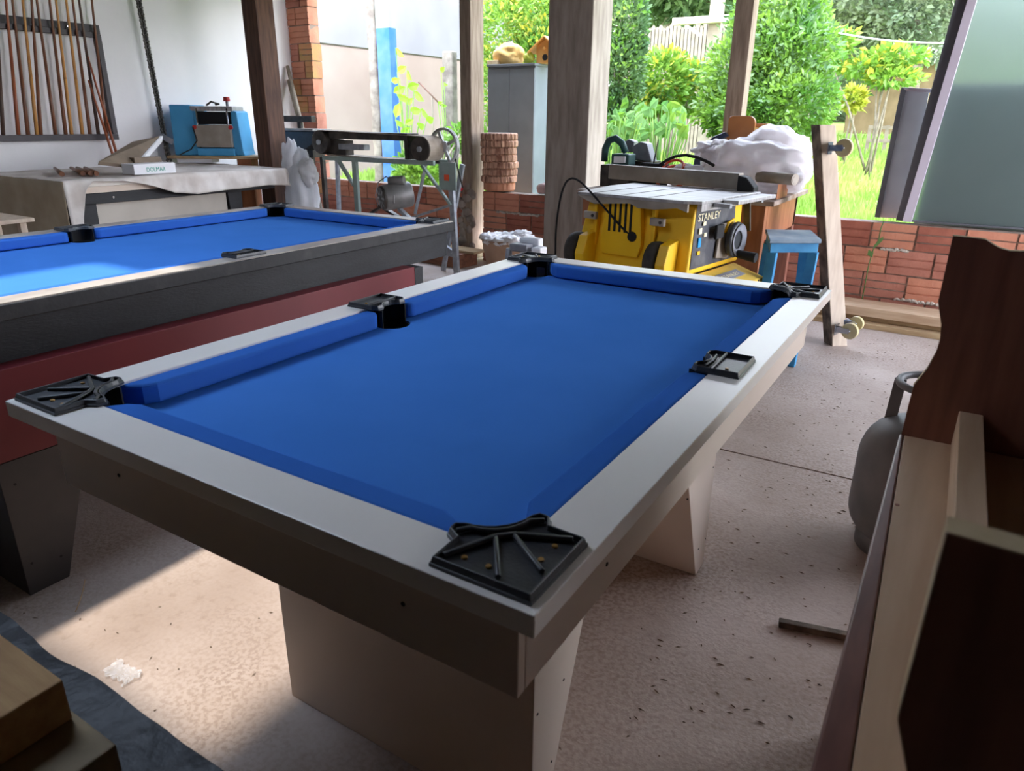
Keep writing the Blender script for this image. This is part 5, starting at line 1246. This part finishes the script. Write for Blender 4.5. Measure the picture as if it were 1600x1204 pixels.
# birdhouse
bh = thing('birdhouse', (px(845, 100, y=6.85).x, 6.9, zc), 'small varnished pine birdhouse with gable roof on the grey cabinet', 'birdhouse')
a, b = px(838, 100, y=6.80), px(866, 100, y=6.80); xa_, xb_ = a.x, min(b.x, px(836, 105, y=6.7).x+0.14)
xa_ = a.x; xb_ = a.x+0.20; zr = px(853, 57, y=6.8).z; ze = zc+0.155
xm_ = (xa_+xb_)/2
MB().prism([(xa_, zc), (xb_, zc), (xb_, ze), (xm_, zr-0.02), (xa_, ze)], 6.80, 6.98, 'y').build('house_body', M_bird, bh, bevel=0.002)
MB().bar((xa_-0.085, 6.88, ze-0.055), (xm_, 6.88, zr), 0.24, 0.015, up=(0, 0, 1)).build('roof_board', M_bird, bh, bevel=0.002)
MB().bar((xm_, 6.88, zr), (xb_+0.085, 6.88, ze-0.055), 0.24, 0.015, up=(0, 0, 1)).build('roof_board', M_bird, bh, bevel=0.002)
MB().cyl((xm_+0.0, 6.795, zc+0.055), (xm_+0.0, 6.801, zc+0.055), 0.03, None, 16).build('entrance_hole', M_pocket, bh)
MB().cyl((xm_, 6.77, zc+0.135), (xm_, 6.80, zc+0.135), 0.012, None, 10).build('perch', M_bird, bh)
mb = MB(); c = px(795, 93, y=6.85); mb.blob((c.x, 6.86, zc+0.088), (0.17, 0.12, 0.11), 0.3, 2, 8, 36, 20, flat=0.8)
tag(mb.build('tan_bag', M_tanbag), 'crumpled tan paper bag on top of the grey cabinet', 'bag')
mb = MB(); c = px(826, 97, y=6.8); mb.blob((c.x, 6.80, zc+0.05), (0.055, 0.05, 0.055), 0.3, 2.6, 18, 24, 14, flat=0.85)
tag(mb.build('small_bottle', M_leaf3), 'small yellow and white item between the bag and the birdhouse', 'container')
c = px(772, 103, y=6.76); tag(MB().box(c.x-0.06, c.x+0.06, 6.72, 6.80, zc, zc+0.04).build('wood_offcut', M_pineend, bevel=0.003), 'small pale wood offcut at the cabinet top corner beside the bag', 'wood offcut')
# pinkish stone beside cabinet foot on the wall top
c = px(848, 297, y=6.02); mb = MB(); mb.blob((c.x, 6.05, 0.74), (0.08, 0.05, 0.055), 0.15, 2, 3, 20, 14, flat=0.8)
tag(mb.build('stone', mat('pink_stone', srgb(206, 170, 160), rough=0.9)), 'rounded pinkish stone on the brick wall against the column', 'stone')

# painted post and rough cement column outside
zq = lambda y: gz(y)-0.05
yo = 8.4
a, b, c_ = px(572, 60, y=yo).x, px(588, 60, y=yo).x, px(615, 60, y=yo).x
bz = px(600, 44, y=yo).z
mb = MB(); xs_ = px(572, 100, y=yo).x; 
o = MB(); n = 16; N = 34; vs = []
for j in range(N+1):
    z = zq(yo)+(3.4-zq(yo))*j/N
    for i in range(n):
        t_ = 2*math.pi*i/n; rr = 0.085*(1+0.22*noise.noise((math.cos(t_), math.sin(t_), z*5)))
        vs.append(((a+b)/2+rr*math.cos(t_), yo+0.05+rr*math.sin(t_), z))
o.add(vs, [(j*n+i, j*n+(i+1) % n, (j+1)*n+(i+1) % n, (j+1)*n+i) for j in range(N) for i in range(n)], True)
tag(o.build('cement_post', M_rock), 'rough grey palm like trunk rising beside the blue painted post', 'post')
bp_ = thing('painted_post', ((b+c_)/2, yo, zq(yo)), 'square outdoor post painted blue below and pale green above', 'post')
MB().box(b+0.02, c_-0.06, yo-0.02, yo+0.13, zq(yo), bz).build('blue_section', M_bluewash, bp_, bevel=0.004)
MB().box(b+0.02, c_-0.06, yo-0.02, yo+0.13, bz+0.0005, 3.4).build('green_section', M_palegreen, bp_, bevel=0.004)
# short mossy post
yo2 = 8.9; a, b = px(690, 80, y=yo2), px(706, 80, y=yo2)
tag(MB().box(a.x, b.x, yo2, yo2+0.13, zq(yo2), a.z).build('mossy_post', M_rock, bevel=0.02, seg=3), 'short mossy stub post standing outside near the climbing leaves', 'post')
p, q_ = px(654, 128, y=8.7), px(690, 165, y=8.7)
lw = thing('bent_hoe', (px(676, 240, y=8.7).x, 8.7, zq(8.7)), 'thin pole with a slanting rod on top among the broad leaves', 'tool')
s0 = px(675, 150, y=8.7); MB().cyl((s0.x, 8.7, zq(8.7)), s0, 0.013, None, 8).build('pole', M_picket, lw); MB().cyl(p, q_, 0.012, None, 8).build('rod', M_darkwood, lw)

# ---- plants
def leaf_cloud(name, m, parent, blobs, n, size, seed, elong=1.7):
    r = random.Random(seed); mb = MB(); tot = sum(b[3]*b[4]*b[5] for b in blobs)
    V, F = [], []
    for b in blobs:
        k = int(n*b[3]*b[4]*b[5]/tot)
        for _ in range(k):
            d = Vector((r.gauss(0, 1), r.gauss(0, 1), r.gauss(0, 1))).normalized()
            rad = r.uniform(0.45, 1.0)**0.6*(1+0.22*noise.noise(d*2.3+Vector((seed, 0, 0))))
            p = Vector((b[0]+d.x*b[3]*rad, b[1]+d.y*b[4]*rad, b[2]+d.z*b[5]*rad))
            ax = (d+Vector((r.uniform(-1, 1), r.uniform(-1, 1), r.uniform(-0.6, 1)))).normalized()
            sd_ = ax.cross(Vector((r.uniform(-1, 1), r.uniform(-1, 1), r.uniform(-1, 1)))).normalized()
            s = size*r.uniform(0.6, 1.3); up = ax.cross(sd_)*s*0.18
            o = len(V); V += [p, p+ax*s*elong*0.5+sd_*s*0.42+up, p+ax*s*elong, p+ax*s*elong*0.5-sd_*s*0.42+up]; F += [(o, o+1, o+2), (o, o+2, o+3)]
    mb.v = V; mb.f = F; mb.m = [0]*len(F); mb.sm = [False]*len(F)
    o = mb.build(name, m, parent); o['kind'] = 'stuff'
    return o
def bush(name, label, cat, blobs, n, size, m, seed, stems=5, base=None, group=None, kindstuff=True, m2=None):
    bx_ = sum(b[0] for b in blobs)/len(blobs); by_ = sum(b[1] for b in blobs)/len(blobs)
    if base: bx_, by_ = base
    z0 = gz(by_)-0.03
    t = thing(name, (bx_, by_, z0), label, cat, group)
    lf = leaf_cloud('foliage', m, t, blobs, n, size, seed)
    if m2: leaf_cloud('bright_tips', m2, t, [(b[0], b[1]-b[4]*0.15, b[2]+b[5]*0.2, b[3]*1.03, b[4]*1.03, b[5]*1.0) for b in blobs], n//5, size, seed+50)
    r = random.Random(seed); mb = MB()
    for k in range(stems):
        b = blobs[k % len(blobs)]
        p0 = Vector((bx_+r.uniform(-0.05, 0.05), by_+r.uniform(-0.05, 0.05), z0)); p2 = Vector((b[0]+r.uniform(-.4, .4)*b[3], b[1]+r.uniform(-.4, .4)*b[4], b[2]+r.uniform(-0.2, .5)*b[5]))
        p1 = p0.lerp(p2, 0.5)+Vector((r.uniform(-.06, .06), r.uniform(-.06, .06), 0.06)); mb.tube([p0, p1, p2], [0.022, 0.015, 0.008], 6)
    mb.build('stem', M_trunk, t)
    return t
def Q(u, v, y): p = px(u, v, y=y); return (p.x, p.y, p.z)
def bl(u, v, y, ru, rv, ry=None):
    p = px(u, v, y=y); dist = (p-Vector((0, 0, CAMH))).length; k = dist/FPX
    return (p.x, p.y, p.z, ru*k, (ry if ry else ru*k), rv*k)
# green shrub behind the cabinet
bush('garden_shrub', 'leafy green shrub behind the birdhouse and grey cabinet', 'shrub', [bl(790, 60, 9.2, 42, 65), bl(845, 20, 9.4, 50, 60), bl(840, 110, 9.2, 40, 60), bl(780, 140, 9.0, 30, 60), bl(820, 200, 9.0, 35, 60)], 9000, 0.045, M_leaf1, 1, base=(px(815, 220, y=9.2).x, 9.2), m2=M_leaf3)
bush('garden_shrub', 'upright dark green shrub seen just past the concrete column', 'shrub', [bl(975, 50, 8.6, 32, 60), bl(968, 120, 8.5, 34, 60), bl(965, 180, 8.4, 26, 40)], 6000, 0.044, M_leaf2, 2, base=(px(968, 220, y=8.5).x, 8.5), m2=M_leaf1)
bush('garden_shrub', 'dense bright green shrub outside behind the thin roof post', 'shrub', [bl(1215, 30, 9.6, 60, 60), bl(1230, 95, 9.4, 62, 60), bl(1160, 120, 9.4, 55, 55), bl(1235, 165, 9.2, 60, 50), bl(1140, 175, 9.3, 45, 40), bl(1175, 180, 9.2, 60, 45)], 17000, 0.047, M_leaf1, 3, stems=8, base=(px(1190, 215, y=9.3).x, 9.3), m2=M_leaf2)
bush('flowering_shrub', 'yellow leaved croton shrub above the broad leaf plant', 'shrub', [bl(1035, 130, 9.8, 38, 40), bl(1085, 140, 10.2, 32, 34), bl(1010, 160, 9.9, 30, 24)], 3000, 0.06, M_leaf1, 4, base=(px(1045, 170, y=9.9).x, 9.9), m2=M_leaf3)
bush('flowering_shrub', 'small yellow tipped bush in the lawn past the bright shrub', 'shrub', [bl(1332, 155, 14, 12, 12)], 260, 0.09, M_leaf3, 5, stems=2)
bush('young_tree', 'thin young tree with pale yellow green leaf layers on the lawn', 'tree', [bl(1400, 88, 12.5, 36, 9), bl(1360, 105, 12.5, 40, 8), bl(1395, 122, 12.4, 34, 8), bl(1290, 68, 12.2, 34, 16)], 1700, 0.075, M_leaf1, 6, base=(px(1375, 160, y=12.5).x, 12.5), stems=6, m2=M_leaf3)
# trees behind
def tree(label, trunk, blobs, n, size, m, seed, r0=0.14, white=False):
    by_ = trunk[0][1]; z0 = gz(by_)-0.05
    t = thing('garden_tree', (trunk[0][0], by_, z0), label, 'tree')
    pts = [Vector((trunk[0][0], by_, z0))]+[Vector(p) for p in trunk[1:]]
    N = len(pts); MB().tube(pts, [r0*(1-0.55*i/(N-1)) for i in range(N)], 12).build('trunk', M_trunk if not white else mat('pale_bark', srgb(186, 176, 160), srgb(206, 198, 184), rough=0.9, scale=5), t)
    mb = MB(); r = random.Random(seed)
    for b in blobs:
        for _ in range(2): mb.tube([pts[-2].lerp(pts[-1], r.random()), Vector((b[0], b[1], b[2]))+Vector((r.uniform(-.5, .5)*b[3], 0, r.uniform(-.5, .5)*b[5]))], [r0*0.35, 0.02], 6)
    mb.build('branches', M_trunk, t)
    leaf_cloud('foliage', m, t, blobs, n, size, seed)
    return t
tree('greyish green tree with slender trunk beyond the lawn, near the door frame', [Q(1425, 175, 15.5), Q(1430, 110, 15.5), Q(1432, 60, 15.5), Q(1436, 30, 15.5)], [bl(1420, 20, 15.5, 75, 42), bl(1350, 30, 15.8, 60, 50), bl(1320, 85, 16, 55, 45), bl(1460, 60, 15.5, 45, 30), bl(1400, -30, 15.5, 110, 45)], 15000, 0.075, M_leaf4, 21, 0.12)
tree('pale trunked tree rising behind the picket fence', [Q(1040, 120, 17), Q(1042, 60, 17), Q(1046, 20, 17), Q(1052, -30, 17)], [bl(1010, 0, 17, 60, 40), bl(1090, -5, 17, 60, 34), bl(1060, -60, 17, 110, 60)], 6500, 0.14, M_leaf2, 22, 0.22, True)
tree('dark leafy tree behind the top of the bright shrub', [Q(1260, 170, 19), Q(1262, 60, 19), Q(1265, 0, 19)], [bl(1260, 20, 19, 95, 60), bl(1330, -40, 19, 120, 60), bl(1290, 100, 19, 70, 50), bl(1180, -30, 19, 70, 50)], 9000, 0.16, M_leaf2, 23, 0.2)
tree('leafy tree behind the pale outside wall end', [Q(850, 140, 15), Q(852, 20, 15), Q(855, -30, 15)], [bl(840, -30, 15, 90, 50), bl(880, 20, 15, 60, 50)], 5000, 0.12, M_leaf1, 24, 0.16)
# hedge closing the garden
mb_t = thing('hedge', (0, 24, gz(24)), 'dark green hedge closing off the far end of the lawn', 'hedge')
h_ = leaf_cloud('foliage', M_leaf4, mb_t, [(-9+i*2.6, 24+0.6*(i % 2), gz(24)+1.6, 1.9, 0.9, 2.0) for i in range(9)], 14000, 0.2, 30); h_['kind'] = 'stuff'
h_ = leaf_cloud('foliage', M_leaf2, mb_t, [(-22+i*2.8, 25, gz(24)+3.0, 2.2, 1.2, 3.2) for i in range(14)], 16000, 0.26, 31); h_['kind'] = 'stuff'
# broad leaf plants
def broad(label, pts, y, ln, seed, m=M_leaf5, z0=None, stemr=0.006):
    r = random.Random(seed); c = px(pts[0][0], pts[0][1], y=y); g0 = gz(y)-0.02
    t = thing('broad_leaf_plant', (c.x, y, g0), label, 'plant')
    for (u, v, a_) in pts:
        p = px(u, v, y=y+r.uniform(-0.25, 0.25)); d = Vector((math.cos(R_(a_)), r.uniform(-0.5, 0.2), math.sin(R_(a_)))).normalized(); s = d.cross(Vector((0, 1, 0.5))).normalized()
        L_ = ln*r.uniform(0.75, 1.2); n_ = d.cross(s)
        vs = [p-d*L_*0.5, p-d*L_*0.2+s*L_*0.26+n_*0.02, p+d*L_*0.15+s*L_*0.27+n_*0.02, p+d*L_*0.5, p+d*L_*0.15-s*L_*0.27+n_*0.02, p-d*L_*0.2-s*L_*0.26+n_*0.02, p]
        MB().add(vs, [(0, 1, 6), (1, 2, 6), (2, 3, 6), (3, 4, 6), (4, 5, 6), (5, 0, 6)]).build('leaf', M_leaf1 if (m is M_leaf5 and r.random() < 0.35) else m, t)
        MB().tube([Vector((c.x+r.uniform(-.1, .1), y, g0)), (Vector((c.x, y, g0))+p-d*L_*0.5)/2+Vector((0.03, 0, 0.05)), p-d*L_*0.5], stemr, 5).build('stem', M_leaf1, t)
    return t
rr_ = random.Random(5)
broad('clump of large pale green leaves low in the garden past the column', [(rr_.uniform(955, 1072), rr_.uniform(160, 210), rr_.uniform(10, 170)) for _ in range(90)], 8.0, 0.135, 3)
broad('second clump of large leaves behind the power tools', [(rr_.uniform(945, 1010), rr_.uniform(175, 225), rr_.uniform(10, 170)) for _ in range(36)], 7.6, 0.11, 4)
broad('tall plant with large bright leaves beside the blue painted post', [(625, 82, -40), (628, 108, 20), (618, 125, 190), (640, 118, -50), (624, 140, 200), (646, 134, 10), (655, 150, -40), (630, 152, 160), (640, 158, 30), (622, 172, 70), (650, 172, 0), (664, 176, -30), (672, 186, 10), (640, 190, 20), (625, 192, 150), (658, 196, 10), (634, 205, 30)], 8.2, 0.19, 6, M_leaf6)
broad('climbing stem with round leaves on the mossy stub post', [(692, 108, 30), (697, 131, -20), (688, 160, 10), (694, 164, -15), (700, 200, 20), (712, 205, 60), (708, 215, 10)], 8.6, 0.12, 7, M_leaf6)
bush('ground_plant', 'low leafy weeds outside under the belt sander', 'plant', [bl(655, 270, 7.4, 35, 18), bl(640, 255, 7.6, 22, 14), bl(720, 215, 8.4, 20, 16)], 1600, 0.05, M_leaf1, 41, stems=4)
bush('ground_plant', 'low leafy weeds outside behind the grey cabinet foot', 'plant', [bl(745, 225, 8.6, 22, 20)], 600, 0.06, M_leaf1, 42, stems=3)
# picket fence with individual pickets
pf = thing('picket_fence', (px(1050, 130, y=15).x, 15, gz(15)), 'weathered grey picket fence at the back of the garden', 'fence')
xl, xr2 = px(985, 90, y=15).x, px(1128, 90, y=15).x; n = 26
for i in range(n):
    x = xl+(xr2-xl)*i/(n-1); top = px(1050, 38+rr_.uniform(-4, 8), y=15).z
    mb = MB(); mb.prism([(x-0.045, gz(15)-0.05), (x+0.045, gz(15)-0.05), (x+0.045, top-0.05), (x, top), (x-0.045, top-0.05)], 15.0, 15.02, 'y'); mb.build('picket', M_picket, pf)
for v in (60, 105): z = px(1050, v, y=15).z; MB().box(xl-0.1, xr2+0.1, 15.021, 15.06, z-0.04, z+0.04).build('fence_rail', M_picket, pf)
# white poles and beam frame
gf = thing('pergola', (px(975, 60, y=12.5).x, 12.5, gz(12.5)), 'pale wooden garden pergola of two poles and a cross beam', 'pergola')
for u, w_ in ((980, 0.13), (1116, 0.2)):
    p = px(u, 60, y=12.5); MB().box(p.x-w_/2, p.x+w_/2, 12.43, 12.57, gz(12.5)-0.05, 4.2).build('pole', M_picket, gf, bevel=0.006)
a, b = px(1052, 34, y=12.35), px(1140, 34, y=12.35); MB().box(a.x, b.x, 12.3, 12.42, a.z-0.05, a.z+0.05).build('cross_beam', M_boardl, gf, bevel=0.004)
a, b = px(1072, 40, y=12.35), px(1096, 56, y=12.35); MB().bar(a, b, 0.04, 0.04).build('brace', M_boardl, gf)
# bench-like feeder, blue hanging item, washing line, shed
a = px(1368, 150, y=16.5)
fd = thing('garden_bench', (a.x, 16.5, gz(16.5)), 'low pale slatted garden bench at the far side of the lawn', 'bench')
xa_, xb_ = px(1364, 160, y=16.5).x, px(1425, 160, y=16.5).x; g0 = gz(16.5)-0.05
for zz in (0.30, 0.55): MB().box(xa_, xb_, 16.45, 16.55, g0+zz, g0+zz+0.06).build('slat', M_picket, fd)
for x in (xa_+0.03, xb_-0.03, (xa_+xb_)/2): MB().box(x-0.03, x+0.03, 16.46, 16.54, g0, g0+0.62).build('leg', M_picket, fd)
bfd = thing('bird_table', (px(1275, 110, y=10.6).x, 10.6, gz(10.6)-0.03), 'bird table with a turquoise roof among the shrub leaves', 'bird table')
c = px(1277, 108, y=10.5)
MB().prism([(c.x-0.13, c.z), (c.x+0.13, c.z), (c.x+0.07, c.z+0.09), (c.x-0.07, c.z+0.09)], 10.4, 10.62, 'y').build('roof', mat('turquoise_paint', srgb(50, 176, 206), rough=0.4), bfd, bevel=0.004)
MB().box(c.x-0.10, c.x+0.10, 10.42, 10.6, c.z-0.15, c.z-0.001).build('tray', M_picket, bfd, bevel=0.004)
MB().cyl((c.x, 10.51, gz(10.5)-0.05), (c.x, 10.51, c.z-0.151), 0.03, None, 10).build('pole', M_picket, bfd)
a, b = px(1235, 34, y=11), px(1520, 68, y=11)
mb = MB(); mb.tube([a.lerp(b, i/12)+Vector((0, 0, -0.08*math.sin(math.pi*i/12))) for i in range(13)], 0.010, 6)
tag(mb.build('washing_line', M_whitep), 'white washing line strung across the garden before the grey tree', 'line')
for u in ():
    pass
sh = thing('garden_shed', (px(1420, 130, y=21).x, 21, gz(21)), 'long low brown shed with pale roof beyond the lawn', 'shed')
xa_, xb_ = px(1330, 130, y=21).x, px(1500, 130, y=21).x; zt_ = px(1420, 98, y=21).z
MB().box(xa_, xb_, 21, 22.5, gz(21)-0.1, zt_).build('wall', mat('shed_brown', srgb(120, 100, 72), srgb(140, 118, 88), rough=0.9, scale=3), sh)
MB().prism([(20.7, zt_-0.05), (22.8, zt_+0.45), (22.8, zt_+0.5), (20.7, zt_+0.0)], xa_-0.2, xb_+0.2, 'x').build('roof', mat('shed_roof', srgb(176, 182, 168), rough=0.7), sh)
# house corner far left with dark blue patch
hs = thing('house', (px(760, 20, y=16).x, 17, gz(16)), 'pale house with a dark blue shutter beyond the outside wall', 'house')
a, b = px(735, 0, y=16), px(815, 0, y=16)
MB().box(a.x-2.5, b.x, 16, 18, gz(16)-0.1, 5.0).build('wall', M_outwall, hs)
c, d_ = px(768, 24, y=16), px(806, -40, y=16); MB().box(c.x, d_.x, 15.95, 15.999, c.z, d_.z).build('shutter', mat('navy_shutter', srgb(70, 78, 120), srgb(110, 118, 150), rough=0.6, scale=5), hs, bevel=0.005)
# grass
r = random.Random(99); V, F = [], []
for k in range(60000):
    y = 6.6+(r.random()**1.5)*14; x = r.uniform(-0.95, 0.25)*y*1.05
    if y > 20: continue
    if x < -8.9: continue
    s = 0.012+0.0016*y; h = r.uniform(0.05, 0.13)*(1+0.03*y); a_ = r.uniform(0, 6.28)
    z = gz(y)+0.05*noise.noise((x*0.5, y*0.5, 0))-0.01
    o = len(V); V += [Vector((x-s*math.cos(a_), y-s*math.sin(a_), z)), Vector((x+s*math.cos(a_), y+s*math.sin(a_), z)), Vector((x+r.uniform(-.05, .05), y+r.uniform(-.05, .05), z+h))]; F.append((o, o+1, o+2))
mb = MB(); mb.v = V; mb.f = F; mb.m = [0]*len(F); mb.sm = [False]*len(F)
tag(mb.build('grass', M_grass), 'sunlit bright green lawn grass outside the brick wall', 'grass', kind='stuff')
